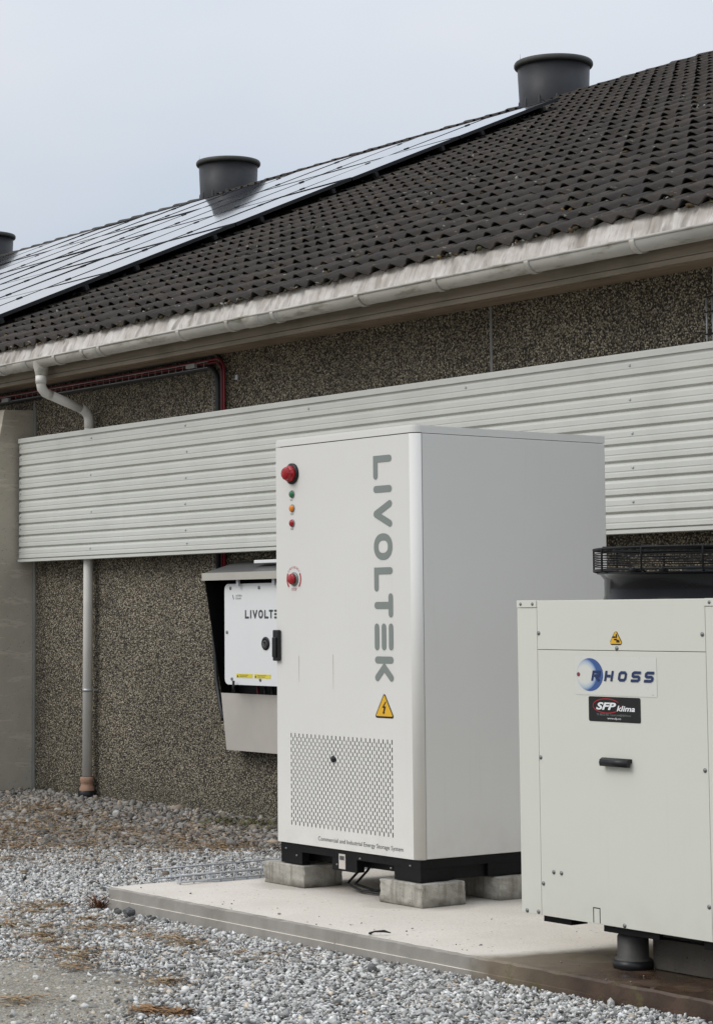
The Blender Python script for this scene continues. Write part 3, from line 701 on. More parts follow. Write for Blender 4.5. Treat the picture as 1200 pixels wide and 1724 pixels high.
vs = sum(lay, []); fs = []
for l in range(4):
    for i in range(nR): fs.append((l*nR+i, l*nR+(i+1) % nR, (l+1)*nR+(i+1) % nR, (l+1)*nR+i))
fs.append(tuple(range(4*nR, 5*nR)))
bmp = bmesh.new(); bv = [bmp.verts.new(v) for v in vs]
for f in fs: bmp.faces.new([bv[i] for i in f])
bmesh.ops.triangulate(bmp, faces=[f for f in bmp.faces if len(f.verts) > 4])
pm = bpy.data.meshes.new('concrete_pad'); bmesh.ops.recalc_face_normals(bmp, faces=bmp.faces); bmp.to_mesh(pm); bmp.free(); pm.materials.append(M['pad'])
po = bpy.data.objects.new('concrete_pad', pm); COL.objects.link(po); tag(po, kind='structure')

# ------------------------------------------------------------------ concrete blocks under the cabinet
def block(x0, x1, y0, y1, lab):
    z0, z1 = PZ-.002, -.108
    bm = bmesh.new(); bmesh.ops.create_cube(bm, size=1)
    for v in bm.verts: v.co = Vector(((x0+x1)/2+v.co.x*(x1-x0), (y0+y1)/2+v.co.y*(y1-y0), (z0+z1)/2+v.co.z*(z1-z0)))
    bmesh.ops.subdivide_edges(bm, edges=bm.edges[:], cuts=5, use_grid_fill=True)
    for v in bm.verts: v.co += Vector((random.uniform(-.002, .002), random.uniform(-.002, .002), random.uniform(-.001, .001)))
    sharp = [e for e in bm.edges if len(e.link_faces) == 2 and e.calc_face_angle() > 1]
    bmesh.ops.bevel(bm, geom=sharp, offset=.006, segments=2, profile=.5, affect='EDGES')
    c = Vector(((x0+x1)/2, (y0+y1)/2, z0))
    for v in bm.verts: v.co -= c
    me = bpy.data.meshes.new('concrete_block'); bm.to_mesh(me); bm.free(); me.materials.append(M['block'])
    o = bpy.data.objects.new('concrete_block', me); COL.objects.link(o); o.location = c
    tag(o, lab, 'block', 'concrete blocks under the battery cabinet')
block(-.295, .03, -.012, .262, 'grey concrete block under the near front corner of the tall cabinet')
block(-1.275, -.925, .0, .245, 'grey concrete block under the left front corner of the tall cabinet')
block(-.26, .033, .478, .80, 'grey concrete block under the cabinet side, half hidden by the chiller')

# ------------------------------------------------------------------ battery cabinet
cab = thing('battery_cabinet', (-.58, .64, -.105), 'tall white battery storage cabinet with grey vertical lettering on black base', 'cabinet')
CW, CD, CH = 1.155, 1.28, 2.1; rr_ = .042
def plan(x0, x1, y0, y1, r, n=6):
    o = [(x0, y1), (x0, y0+.006), (x0+.006, y0)]
    for k in range(n+1):
        t = -math.pi/2+math.pi/2*k/n; o.append((x1-r+r*math.cos(t), y0+r+r*math.sin(t)))
    return o+[(x1, y1)]
b = MB(); b.box(-CW+.003, -.001, .048, CD, .003, 2.058, .004); b.build('body', 'cab_white', cab)
b = MB(); b.prism(plan(-CW, 0, 0, .0455, rr_), 2.0625, CH-.008, 'z', False); b.prism(plan(-CW+.004, -.004, .004, .0455, rr_-.004), CH-.0078, CH, 'z'); 
b.prism([(-CW+.003, .046), (-.001, .046), (-.001, CD), (-CW+.003, CD)], 2.060, CH-.004, 'z'); b.build('top_cap', 'cab_white', cab)
MB().box(-CW+.02, -.012, .02, .047, .004, 2.066).build('gasket', 'dark_gap', cab)
# door: flat front with a real perforated field
VX0, VX1, VZ0, VZ1 = -1.036, -.190, .088, .572
door = MB(); zt, zb = 2.0575, .002
pl = plan(-CW, 0, 0, .043, rr_); m = len(pl)
vs = [(x, y, z) for z in (zb, zt) for x, y in pl]
fs = []
for i in range(m-1):
    if i == 2: continue
    fs.append((i, i+1, m+i+1, m+i))
door.add(vs, fs, False); door.add(vs, [tuple(range(m-1, -1, -1)), tuple(range(m, 2*m))])
xa, xb_ = pl[2][0], pl[3][0]
for x0, x1, z0, z1 in ((xa, VX0, zb, zt), (VX1, xb_, zb, zt), (VX0, VX1, zb, VZ0), (VX0, VX1, VZ1, zt)):
    door.add([(x0, 0, z0), (x1, 0, z0), (x1, 0, z1), (x0, 0, z1)], [(0, 1, 2, 3)])
dobj = door.build('door', 'cab_white', cab)
for p in dobj.data.polygons:
    p.use_smooth = abs(p.normal.z) < .1 and p.normal.x > .03 and abs(p.normal.y) > .03
# perforated sheet: 49 staggered columns of slots, holes all the way through
g = MB(); ncol = 49; cw_ = (VX1-VX0)/ncol; pv = (VZ1-VZ0)/13.0; sl, sw_ = .027, .0088
for c in range(ncol):
    x0 = VX0+c*cw_; x1 = x0+cw_; xc = (x0+x1)/2; zlo = VZ0
    ks = range(13) if c % 2 == 0 else range(12)
    cells = [(VZ0+pv*k, VZ0+pv*(k+1)) for k in ks] if c % 2 == 0 else [(VZ0+pv*(k+.5), VZ0+pv*(k+1.5)) for k in ks]
    if c % 2:
        g.add([(x0, 0, VZ0), (x1, 0, VZ0), (x1, 0, VZ0+pv/2), (x0, 0, VZ0+pv/2)], [(0, 1, 2, 3)]); g.add([(x0, 0, VZ1-pv/2), (x1, 0, VZ1-pv/2), (x1, 0, VZ1), (x0, 0, VZ1)], [(0, 1, 2, 3)])
    for z0, z1 in cells:
        zc = (z0+z1)/2; h = sl/2; ww = sw_/2; ch = ww*.7
        O = [(x0, z0), (xc, z0), (x1, z0), (x1, zc), (x1, z1), (xc, z1), (x0, z1), (x0, zc)]
        I = [(xc-ww, zc-h+ch), (xc, zc-h), (xc+ww, zc-h+ch), (xc+ww, zc), (xc+ww, zc+h-ch), (xc, zc+h), (xc-ww, zc+h-ch), (xc-ww, zc)]
        vs = [(x, 0, z) for x, z in O]+[(x, 0, z) for x, z in I]+[(x, .003, z) for x, z in I]
        g.add(vs, [(i, (i+1) % 8, 8+(i+1) % 8, 8+i) for i in range(8)]+[(8+i, 8+(i+1) % 8, 16+(i+1) % 8, 16+i) for i in range(8)])
tag(g.build('vent_grille', 'cab_white', dobj), kind='stuff')
M['filter'] = plain('filter_mesh', (.15, .153, .155), .9)
MB().box(VX0-.02, VX1+.02, .012, .016, VZ0-.02, VZ1+.02).build('filter_backing', 'filter', dobj)
# lettering
letters_livoltek(lambda u, v, t: (-.323+v, -t, 1.963-u), 1.0, .0012, 'letter', 'grey_print', dobj)
put_text('Commercial and Industrial Energy Storage System', -.800, .034, -.0012, .0205, 'dark_print', dobj, 'caption', width_m=.681)
# warning triangle
def warn(cx, z0, wd, h, y, parent, sym):
    poly_part([rtri(cx, z0, wd, h, .010)], y, 'label_black', parent, 'warning_sign')
    poly_part([rtri(cx, z0+.009*h/.125, wd*.84, h*.84, .004)], y-.0008, 'yellow', parent, 'warning_field')
    if sym == 'bolt':
        k = h/.125; P = [(.010, .075), (-.016, .045), (-.003, .043), (-.008, .024), (-.014, .026), (-.006, .011), (.006, .022), (.001, .023), (.013, .050), (-.001, .052), (.016, .073)]
        poly_part([[(cx+x*k, z0+.006+z*k) for x, z in P]], y-.0016, 'label_black', parent, 'warning_symbol')
    else:
        k = h/.06
        pl_ = [ell(cx-.009*k, z0+.030*k, .010*k, .0035*k, 10), ell(cx+.004*k, z0+.034*k, .0035*k, .009*k, 10), ell(cx-.001*k, z0+.021*k, .009*k, .003*k, 10), [(cx+.004*k, z0+.010*k), (cx+.020*k, z0+.010*k), (cx+.020*k, z0+.018*k), (cx+.012*k, z0+.021*k), (cx+.004*k, z0+.018*k)]]
        poly_part(pl_, y-.0016, 'label_black', parent, 'warning_symbol', .0002)
warn(-.253, .669, .156, .126, -.0012, dobj, 'bolt')
# beacon
cx, cz = -1.005, 1.913
MB().lathe([(.055, 0), (.055, .010), (.048, .014), (.0, .014)], (cx+.004, 0, cz), 'y', 28).build('beacon_base', 'black_plastic', dobj)
MB().lathe([(.043, .012), (.044, .026), (.038, .036), (.036, .037), (.034, .048), (.026, .057), (.012, .061), (0, .0615)], (cx+.004, 0, cz), 'y', 12, smooth=False).build('beacon_lens', 'red_lens', dobj)
for z, mt_, tx in ((1.806, 'green_lens', 'Run'), (1.732, 'amber_lens', 'Warn'), (1.654, 'red_lens', 'Fault')):
    MB().lathe([(.021, 0), (.021, .004), (.019, .006), (.017, .006)], (-1.004, 0, z), 'y', 16).build('lamp_bezel', 'chrome', dobj)
    MB().lathe([(.018, .003), (.0175, .010), (.012, .0145), (0, .016)], (-1.004, 0, z), 'y', 16).build('lamp_lens', mt_, dobj)
    put_text(tx, -1.020, z-.034, -.0012, .0085, 'dark_print', dobj, 'lamp_caption')
# emergency stop
ex, ez = -.994, 1.362
MB().lathe([(.036, 0), (.036, .006), (.031, .009), (.024, .009)], (ex+.004, 0, ez), 'y', 24).build('stop_collar', 'chrome', dobj)
MB().lathe([(.018, .006), (.019, .012), (.027, .014), (.028, .021), (.024, .025), (.0, .027)], (ex+.002, 0, ez), 'y', 24).build('stop_button', 'red_lens', dobj)
for a0, a1 in ((150, 222), (-42, 30)):
    poly_part([[(ex+r*math.cos(math.radians(t)), ez+r*math.sin(math.radians(t))) for r, t in [(.064, a) for a in np.linspace(a0, a1, 10)]+[(.054, a) for a in np.linspace(a1, a0, 10)]]], -.0012, 'red_print', dobj, 'stop_arc')
put_text('STOP', ex-.020, ez-.060, -.0012, .013, 'red_print', dobj, 'stop_caption')
for k, ch_ in enumerate('EMERGENCY'):
    a = math.radians(138-12*k); vs_, fs_ = text_mesh(ch_, .016); R2 = Matrix.Rotation(a-math.pi/2, 2)
    MB().add([(ex+.056*math.cos(a)+(R2@Vector((u-.005, v))).x, -.0012, ez+.056*math.sin(a)+(R2@Vector((u-.005, v))).y) for u, v in vs_], fs_).build('stop_caption', 'red_print', dobj)
# handle on the left edge, keyhole plug in the grille, rust streaks
b = MB(); b.box(-1.160, -1.108, -.022, -.001, .936, 1.098, .006); b.build('handle', 'black_plastic', dobj)
b = MB(); b.box(-1.150, -1.118, -.034, -.0225, .955, 1.060, .005); b.build('lever', 'black_plastic', dobj)
MB().lathe([(.016, -.004), (.016, .010), (.010, .014), (0, .015)], (-.665, 0, .449), 'y', 12).build('lock', 'black_plastic', dobj)
def mat_streak():
    q = NM('rust_streak'); X, Y, Z = q.xyz(); q.set(Base_Color=(.36, .29, .22), Roughness=.6); return q.m
M['streak'] = mat_streak()
for x, z1, z0 in ((-.955, .965, .83), (-.664, .975, .80)):
    poly_part([[(x-.0012, z1), (x+.0012, z1), (x+.0005, z0), (x-.0005, z0)]], -.0010, 'streak', dobj, 'rust_streak')
# black base frame
bs = MB(); bs.box(-CW+.02, -.006, .010, .06, -.040, -.001); 
for a, b_ in ((-CW+.02, -.955), (-.70, -.50), (-.205, -.006)): bs.box(a, b_, .012, .06, -.104, -.0405)
for a, b_ in ((.062, .20), (.44, CD-.01)): bs.box(-.066, -.008, a, b_, -.104, -.0405)
bs.box(-.066, -.006, .0605, CD-.01, -.040, -.001); bs.box(-CW+.02, -CW+.08, .0605, CD-.01, -.104, -.001)
bs.box(-CW+.081, -.067, CD-.07, CD-.01, -.104, -.001); bs.box(-CW+.081, -.067, .10, .14, -.085, -.030); bs.box(-.06, -.03, .2005, .4395, -.104, -.0405); bs.box(-.70, -.10, .30, .34, -.095, -.02)
bso = bs.build('base_frame', 'black', cab)
for x, z in ((-1.09, -.03), (-1.00, -.06), (-.66, -.075), (-.47, -.03), (-.23, -.055), (-.08, -.03)):
    MB().lathe([(0, .005), (.004, .005), (.0055, 0)], (x, .010 if z > -.04 else .012, z), 'y', 8).build('bolt', 'chrome', bso)
MB().box(-.642, -.590, .0085, .0115, -.094, -.020).build('rating_plate', 'stainless', bso)
for x in (-.634, ): MB().box(x, x+.036, .0075, .0083, -.050, -.030).build('plate_print', 'dark_print', bso)
cb = thing('cabinet_cable', (-.6, .25, PZ), 'black cables looping under the white cabinet onto the pad', 'cable')
for k in range(2):
    d = .03*k
    MB().tube([(-.78+d, .30+d, -.06), (-.77+d, .24+d, -.13), (-.72+d, .12+d, -.185), (-.58+d, .10+d*2, -.205), (-.45+d, .12+d*2, -.207), (-.32, .24+d, -.207), (-.30, .50+d, -.207)], .0065, 8).build('cable', 'cable_black', cb)

# ------------------------------------------------------------------ inverter and its steel rain hood
hd = thing('inverter_hood', (-4.9, 2.72, .18), 'stainless steel rain hood mounted on the wall around the inverter', 'hood')
HX0, HX1 = -5.417, -4.05
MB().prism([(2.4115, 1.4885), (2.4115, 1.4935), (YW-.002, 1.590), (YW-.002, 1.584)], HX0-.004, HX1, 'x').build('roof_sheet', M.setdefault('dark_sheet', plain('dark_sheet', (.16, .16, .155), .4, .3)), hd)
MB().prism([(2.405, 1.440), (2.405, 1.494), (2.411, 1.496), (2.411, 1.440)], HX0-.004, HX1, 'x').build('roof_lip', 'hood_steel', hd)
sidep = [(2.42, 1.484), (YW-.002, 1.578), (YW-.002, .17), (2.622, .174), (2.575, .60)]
for xx in (HX0, HX1-.006): MB().prism(sidep, xx, xx+.004, 'x').build('side_sheet', 'black', hd)  # black puts the hood's inner shade into the colour; the sheet edges are grey
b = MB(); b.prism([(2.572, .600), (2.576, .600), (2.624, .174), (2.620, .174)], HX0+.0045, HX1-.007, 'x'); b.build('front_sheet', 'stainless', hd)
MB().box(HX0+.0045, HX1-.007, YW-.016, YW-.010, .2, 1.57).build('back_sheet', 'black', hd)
MB().box(-4.92, HX1-.1, 2.53, 2.60, 1.560, 1.584, .003).build('roof_strip', 'inv_white', hd)
for x in (-5.0, -4.55): MB().box(x-.014, x+.014, 2.435, 2.452, 1.395, 1.49).build('bracket', 'galv', hd)
MB().tube([(-5.06, 2.44, .70), (-5.06, 2.44, .61)], .010, 8).build('stay', 'black_plastic', hd)
inv = thing('inverter', (-4.65, 2.6, .66), 'white wall inverter with grey lettering, partly hidden by the tall cabinet', 'inverter')
IY = 2.47
b = MB(); b.prism(rrect(-5.215, -4.15, .670, 1.412, .045), IY, IY+.03, 'y', False); io = b.build('cover', 'inv_white', inv)
MB().box(-5.18, -4.18, IY+.0305, YW-.03, .70, 1.38, .01).build('case', 'black', inv)
letters_livoltek(lambda u, v, t: (-4.95+u*1.0, IY-t, 1.155+v), .44, .001, 'letter', 'dark_print', io)
poly_part([stroke([(-5.108, 1.330), (-5.094, 1.297)], .008)[0]], IY-.001, 'dark_print', io, 'logo_mark')
put_text('ASTERA', -5.068, 1.317, IY-.001, .014, 'dark_print', io, 'sticker_text', width_m=.080); put_text('SOLAR', -5.068, 1.297, IY-.001, .014, 'dark_print', io, 'sticker_text', width_m=.068)
MB().lathe([(.048, 0), (.048, .006), (.040, .010), (.028, .010), (.026, .006), (0, .006)], (-4.690, IY, .975), 'y', 28).build('switch_disc', 'black_plastic', io)
MB().lathe([(.024, .0105), (.017, .0105)], (-4.690, IY, .975), 'y', 20).build('switch_ring', 'chrome', io); MB().box(-4.695, -4.685, IY-.024, IY-.011, .956, .975, .002).build('switch_lever', 'chrome', io)
for x0 in (-5.062, -4.835):
    MB().box(x0, x0+.205, IY-.0016, IY-.0008, .722, .752).build('warning_label', 'label_yellow', io)
    poly_part([rtri(x0+.018, .727, .022, .019, .002)], IY-.0022, 'label_black', io, 'label_symbol')
    for k, ln in ((0, .11), (1, .095)): MB().box(x0+.04, x0+.04+ln, IY-.0024, IY-.0018, .741-.010*k, .744-.010*k).build('label_line', 'dark_print', io)
for x, z in ((-5.135, 1.380), (-4.77, 1.380), (-5.182, 1.055), (-5.120, .712), (-4.76, .712)):
    MB().lathe([(.013, 0), (.012, .005), (.006, .006), (0, .004)], (x, IY, z), 'y', 12).build('screw', 'chrome', io)
for k in range(9):
    x = -5.02+.09*k; MB().tube([(x, IY+.16, .70), (x, IY+.165, .60), (x+.01, IY+.175, .50)], .012, 8).build('cable', 'cable_black' if k % 3 else 'cable_red', inv)

# ------------------------------------------------------------------ chiller
ch = thing('chiller', (1.93, .0, -.05), 'off-white box chiller with blue logo sticker and black fan on top', 'chiller')
QX0, QX1, QY, QZ0, QZ1 = 1.345, 2.512, -.57, -.050, 1.228; QD = .60
MB().box(QX0+.004, QX1-.004, QY+.012, QD, QZ0+.004, QZ1-.004, .002).build('casing', 'chill_white', ch)
for a, b_ in ((QX0, 1.4635), (2.3925, QX1)):
    MB().box(a, b_, QY, QY+.0115, QZ0, 1.1985, .0015).build('corner_post', 'chill_white', ch)
    br = MB().box(a-.001, b_, QY-.0025, QY+.0115, 1.2005, QZ1+.002, .0015).build('corner_bracket', 'chill_white', ch)
    for dx in (.024, .096): MB().lathe([(0, .003), (.004, .004), (.0075, .001), (.0075, 0)], (a+dx, QY-.0025, 1.215), 'y', 8).build('screw', 'chrome', br)
MB().box(1.4655, 2.3905, QY, QY+.0115, 1.0285, QZ1+.001, .0015).build('upper_panel', 'chill_white', ch)
fp = MB().box(1.4655, 2.3905, QY, QY+.0115, QZ0, 1.0260, .0015).build('front_panel', 'chill_white', ch)
scr2 = None
for x, z in ((1.474, 1.095), (2.376, 1.094), (1.923, 1.037), (1.474, .588), (2.374, .584), (1.540, .130), (1.585, .130), (1.478, .079), (2.378, .079), (1.378, -.040), (1.446, -.038), (1.935, -.040)):
    if scr2 is None:
        q_ = MB(); q_.lathe([(0, .006), (.004, .006), (.006, .005), (.0065, .002), (.009, .0018), (.009, 0)], (x, QY, z), 'y', 12); scr2 = q_.build('screw', 'chrome', fp); s0_ = (x, z)
    else: inst(scr2, fp, (x-s0_[0], 0, z-s0_[1]))
# knock-out outline
nb = MB()
for a in ((1.762, 1.766, QZ0+.004, .014), (1.798, 1.802, QZ0+.004, .014), (1.766, 1.798, .010, .014)): nb.box(a[0], a[1], QY-.0006, QY+.0002, a[2], a[3])
nb.build('knockout', 'dark_gap', fp)
# handle
b = MB(); hp = [(QY, .606), (QY-.012, .607), (QY-.026, .600), (QY-.030, .588), (QY-.026, .574), (QY-.012, .573), (QY-.010, .590), (QY, .592)]
b.prism(hp, 1.840, 1.993, 'x', True); b.build('handle', 'black_plastic', fp)
# stickers
SY = QY-.0012
stk = poly_part([rrect(1.684, 2.136, .850, 1.004, .004)], SY, 'sticker', fp, 'logo_sticker')
def mat_globe():
    q = NM('globe_print'); X, Y, Z = q.xyz()
    dx = q.math('SUBTRACT', X, 1.752); dz = q.math('SUBTRACT', Z, .931)
    r = q.math('SQRT', q.math('ADD', q.math('MULTIPLY', q.math('MULTIPLY', dx, dx), .78), q.math('MULTIPLY', dz, dz)))
    f = q.math('ADD', q.math('MULTIPLY', r, 16.), q.math('MULTIPLY', dx, 3.5))
    q.set(Base_Color=q.ramp(f, [(.52, (.67, .665, .605)), (.80, (.42, .50, .58)), (1.0, (.10, .19, .40)), (1.0, (.045, .10, .28))]), Roughness=.35); return q.m
M['globe'] = mat_globe()
poly_part([ell(1.769, .931, .0755, .0655, 40)], SY-.0008, 'globe', stk, 'logo_globe')
poly_part([ell(1.706, .931, .0095, .0085, 16)], SY-.0016, 'plum_print', stk, 'logo_dot')
def block_letter(segs, x, wd, z, h, wdt, sh, mat, parent, y):
    b = MB(); lv = 0
    for st, closed in segs:
        for poly in stroke([(p[0]*wd, p[1]*h) for p in st], wdt, 'butt', closed):
            lv += 1; b.add([(x+p[0]+sh*p[1], y-.00006*lv, z+p[1]) for p in poly], [(0, 1, 2, 3)])
    b.build('letter', mat, parent)
e = .14
SHP = {'R': [([(e, 0), (e, 1-e), (1-e, 1-e), (1-e, .5), (e+.16, .5)], False), ([(.52, .38), (.95, 0)], False)], 'H': [([(e, 0), (e, 1)], False), ([(1-e, 0), (1-e, 1)], False), ([(e+.16, .5), (1-e-.16, .5)], False)],
       'O': [([(e, .28), (.28, e), (.72, e), (1-e, .28), (1-e, .72), (.72, 1-e), (.28, 1-e), (e, .72)], True)], 'S': [([(0, .11), (.75, .11), (.9, .22), (.9, .40), (.78, .5), (.24, .5), (.12, .60), (.12, .78), (.26, .89), (1, .89)], False)]}
for c_, x in (('R', 1.777), ('H', 1.849), ('O', 1.924), ('S', 1.997), ('S', 2.068)): block_letter(SHP[c_], x, .048, .907, .041, .0110, .24, 'navy_print', stk, SY-.0024)
put_text('srl', 2.112, .857, SY-.001, .004, 'dark_print', stk, 'sticker_text')
sf = poly_part([rrect(1.760, 2.046, .747, .845, .007)], SY-.0004, 'label_black', fp, 'service_sticker')
el = ell(1.862, .809, .076, .028, 44); poly_part(stroke([p for p in el[4:]+el[:1]], .0032, 'butt'), SY-.0014, 'red_print', sf, 'sticker_oval')
put_text('SFP', 1.803, .795, SY-.0022, .028, 'white_print', sf, 'sticker_text', width_m=.112, bold=.035, shear=.28)
put_text('klima', 1.918, .791, SY-.0022, .021, 'white_print', sf, 'sticker_text', width_m=.100, bold=.025, shear=.25)
put_text('Tlf. 000 22 000 - E-post: post@sfpklima.no', 1.805, .771, SY-.0014, .008, 'grey_print', sf, 'sticker_text', width_m=.19)
put_text('www.sfp.no', 1.865, .757, SY-.0014, .008, 'white_print', sf, 'sticker_text', width_m=.075)
warn(1.919, 1.050, .082, .062, SY, ch, 'hand')
# feet and the steel runner
for fx, fy in ((1.863, -.455), (2.42, -.455), (1.45, .45), (2.42, .45)):
    ft = MB().lathe([(.073, 0), (.073, .005), (.062, .010), (.062, .09), (.052, .105), (.0, .105)], (fx, fy, PZ+.032), 'z', 28).build('foot', 'foot_rubber' if 'foot_rubber' in M else M.setdefault('foot_rubber', plain('foot_rubber', (.055, .052, .047), .6, var=.2, scale=20)), ch)
    MB().lathe([(.074, -.034), (.080, -.030), (.080, 0), (.06, .001)], (fx, fy, PZ+.032), 'z', 28).build('foot_cup', 'black_plastic', ft)
    MB().box(fx-.075, fx+.075, fy-.06, fy+.06, -.0835, -.079).build('foot_plate', 'black', ft)
b = MB(); MB().box(QX0+.10, QX0+.26, QY+.03, QY+.12, -.078, -.0505).build('runner', 'black', ch); b.box(1.80, 2.10, QY+.02, QY+.14, -.078, -.0505); b.box(2.33, QX1-.01, QY+.02, QD-.02, -.085, -.0505); b.box(2.12, 2.32, QY+.02, QY+.05, -.062, -.0505); b.build('runner', 'black', ch)
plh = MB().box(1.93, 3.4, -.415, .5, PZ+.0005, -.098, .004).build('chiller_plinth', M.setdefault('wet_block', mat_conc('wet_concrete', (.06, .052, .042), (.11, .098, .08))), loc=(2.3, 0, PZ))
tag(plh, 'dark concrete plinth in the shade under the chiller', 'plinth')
# fan
FX, FY, FZ = 1.915, 0.0, 1.229
fan = MB().lathe([(.452, 0), (.446, .02), (.446, .085), (.462, .105), (.478, .108), (.470, .112), (.436, .09), (.436, 0)], (FX, FY, FZ), 'z', 72).build('fan_shroud', M.setdefault('fan_gloss', plain('fan_gloss', (.005, .005, .007), .16, spec=.2)), ch)
g1 = MB()
for z in (.122, .140, .150, .160, .170, .180, .190, .208):
    pts = [(FX+.487*math.cos(a), FY+.487*math.sin(a), FZ+z) for a in np.linspace(0, 2*math.pi, 73)]
    g1.tube(pts, .0055 if z in (.122, .208) else .0022, 6, caps=False)
tag(g1.build('guard_ring', 'black', fan), None)
g2 = MB()
for r in np.linspace(.06, .47, 14):
    g2.tube([(FX+r*math.cos(a), FY+r*math.sin(a), FZ+.208+.0) for a in np.linspace(0, 2*math.pi, 49)], .0018, 5, caps=False)
g2.build('guard_top_ring', 'black', fan)
for k in range(12):
    a = math.radians(8+30*k); ca, sa = math.cos(a), math.sin(a)
    MB().tube([(FX+.05*ca, FY+.05*sa, FZ+.213), (FX+.485*ca, FY+.485*sa, FZ+.213), (FX+.491*ca, FY+.491*sa, FZ+.205), (FX+.491*ca, FY+.491*sa, FZ+.118), (FX+.455*ca, FY+.455*sa, FZ+.110)], .0045, 6).build('guard_spoke', 'black', fan)
for a in (185, 275, 290):
    t = math.radians(a); MB().tube([(FX+.46*math.cos(t), FY+.46*math.sin(t), FZ+.113), (FX+.535*math.cos(t), FY+.535*math.sin(t), FZ+.113)], .006, 6).build('guard_clip', 'black', fan)
    MB().lathe([(0, .012), (.010, .012), (.012, -.004), (0, -.004)], (FX+.515*math.cos(t), FY+.515*math.sin(t), FZ+.113), 'z', 8).build('clip_bolt', 'black', fan)
MB().lathe([(.0, .14), (.11, .14), (.12, .12), (.12, .02)], (FX, FY, FZ), 'z', 24).build('fan_hub', 'black', fan)
for k in range(5):
    a = math.radians(72*k+20); r0, r1 = .11, .42; P = []
    for r, tw in ((r0, .5), (r1, .22)):
        for s_, zz in ((-1, -1), (1, 1)):
            a2 = a+s_*tw; P.append((FX+r*math.cos(a2), FY+r*math.sin(a2), FZ+.07+.035*zz))
    MB().add(P, [(0, 1, 3, 2)]).build('fan_blade', 'black', fan)

# ------------------------------------------------------------------ wire mesh tray beside the pad
wt = thing('wire_mesh_tray', (-1.53, .4, -.28), 'galvanised wire mesh tray lying along the left edge of the concrete pad', 'wire tray')
b = MB(); TX0, TX1, TY0, TY1, TZ0, TZ1 = -1.66, -1.437, -.44, 1.55, -.237, -.160
for x, z in ((TX0, TZ1), (TX0, TZ0+.028), (TX0+.02, TZ0), (TX0+.09, TZ0), (TX1-.09, TZ0), (TX1-.02, TZ0), (TX1, TZ0+.028), (TX1, TZ1-.012)):
    wob = [random.uniform(-.002, .002) for _ in range(9)]
    b.tube([(x+wob[k], TY0+(TY1-TY0)*k/8, z+wob[(k+3) % 9]) for k in range(9)], .0046, 6)
b.build('long_wire', 'galv', wt)
y = TY0+.02; cwm = None
while y < TY1:
    if cwm is None:
        q_ = MB().tube([(TX0, y, TZ1), (TX0, y, TZ0+.02), (TX0+.012, y, TZ0+.003), (TX0+.03, y, TZ0-.005), (TX1-.03, y, TZ0-.005), (TX1-.012, y, TZ0+.003), (TX1, y, TZ0+.02), (TX1, y, TZ1-.012)], .0046, 6); cwm = q_.build('cross_wire', 'galv', wt); yy0 = y
    else: inst(cwm, wt, (0, y-yy0, 0))
    y += .085
sc_ = MB().tube([(-1.455, -.42, -.236), (-1.45, 0, -.237), (-1.46, .6, -.236), (-1.45, 1.5, -.237)], .008, 8).build('tray_conduit', M.setdefault('pale_conduit', plain('pale_conduit', (.5, .49, .47), .5)), wt)

# ------------------------------------------------------------------ gravel
def scatter(n, xr, yr, fn):
    P = np.stack([rng.uniform(*xr, n), rng.uniform(*yr, n)], 1)
    q = px(np.concatenate([P, np.full((n, 1), -.32)], 1)); d = np.linalg.norm(P-Cc[:2], axis=1)
    keep = (q[:, 0] > -110) & (q[:, 0] < 1310) & (q[:, 1] < 1800) & (q[:, 1] > 1300)
    inpad = (P[:, 0] > -1.592) & (P[:, 1] > -.778) & (P[:, 1] < 1.80); tray = (P[:, 0] > -1.70) & (P[:, 1] > -.46) & (P[:, 1] < 1.8)
    keep &= ~inpad & ~tray & (P[:, 1] < YW-.01) & ~((P[:, 0] < -8.57) & (P[:, 1] > 1.5))
    P = P[keep]; return P[fn(P)]
def dirtk(P):
    e = P[:, 1]+.45*np.maximum(P[:, 0]-.5, 0); return np.clip((-1.68+.35*np.sin(P[:, 0]*2.3+1)*.5+rng.normal(0, .13, len(P))-e)*3.4, 0, 1)
def tones(n, lo, hi, tint=(1, 1, 1), warm=.06):
    t = rng.beta(2.2, 2.4, n)[:, None]*(hi-lo)+lo; c = t*np.array(tint)[None]
    k = rng.random(n)
    c[k < warm] *= np.array([1.08, .93, .78]); c[(k > .86)] *= .35; c[(k > .80) & (k < .86)] *= 1.3; return np.clip(c, .02, .78)
A = scatter(420000, (-4.6, 3.2), (-4.2, 1.6), lambda P: (rng.random(len(P)) > dirtk(P)*.985) & (P[:, 0]-P[:, 1]*.9 > -5.2))
A = A[:95000]
R_ = np.clip(rng.gamma(5, .0082/5, len(A)), .0035, .021); print('gravel', len(A))
zA = gz(A[:, 0], A[:, 1])+rng.uniform(-.012, .012, len(A))
A = np.concatenate([A, [(-1.42, -.82), (-1.36, -.85), (-1.13, -.81), (-1.05, -.84), (-.93, -.83), (-.80, -.81), (-1.20, -.90)]]); R_ = np.concatenate([R_, [.016, .022, .016, .02, .013, .016, .018]]); zA = np.concatenate([zA, np.full(7, -.318)])
tA = tones(len(A), .21, .82, (1.0, .985, .94), .05); tA[-7:] = (.085, .083, .078)
gp = stones_mesh('gravel', np.concatenate([A, zA[:, None]], 1), R_, tA, 'stone', loc=(0, -1, -.32))
tag(gp, 'light grey crushed gravel around the concrete pad', 'gravel', kind='stuff')
Bp = scatter(120000, (-11, -1.0), (-1.6, 2.75), lambda P: (rng.random(len(P)) < np.clip((-(P[:, 0]-P[:, 1]*.9)-4.6)*1.1, .03, 1)))
Bp = Bp[:25000]
R_ = np.clip(rng.gamma(3.2, .0135/3.2, len(Bp)), .005, .05); print('wall', len(Bp))
zB = gz(Bp[:, 0], Bp[:, 1])+rng.uniform(-.004, .016, len(Bp))
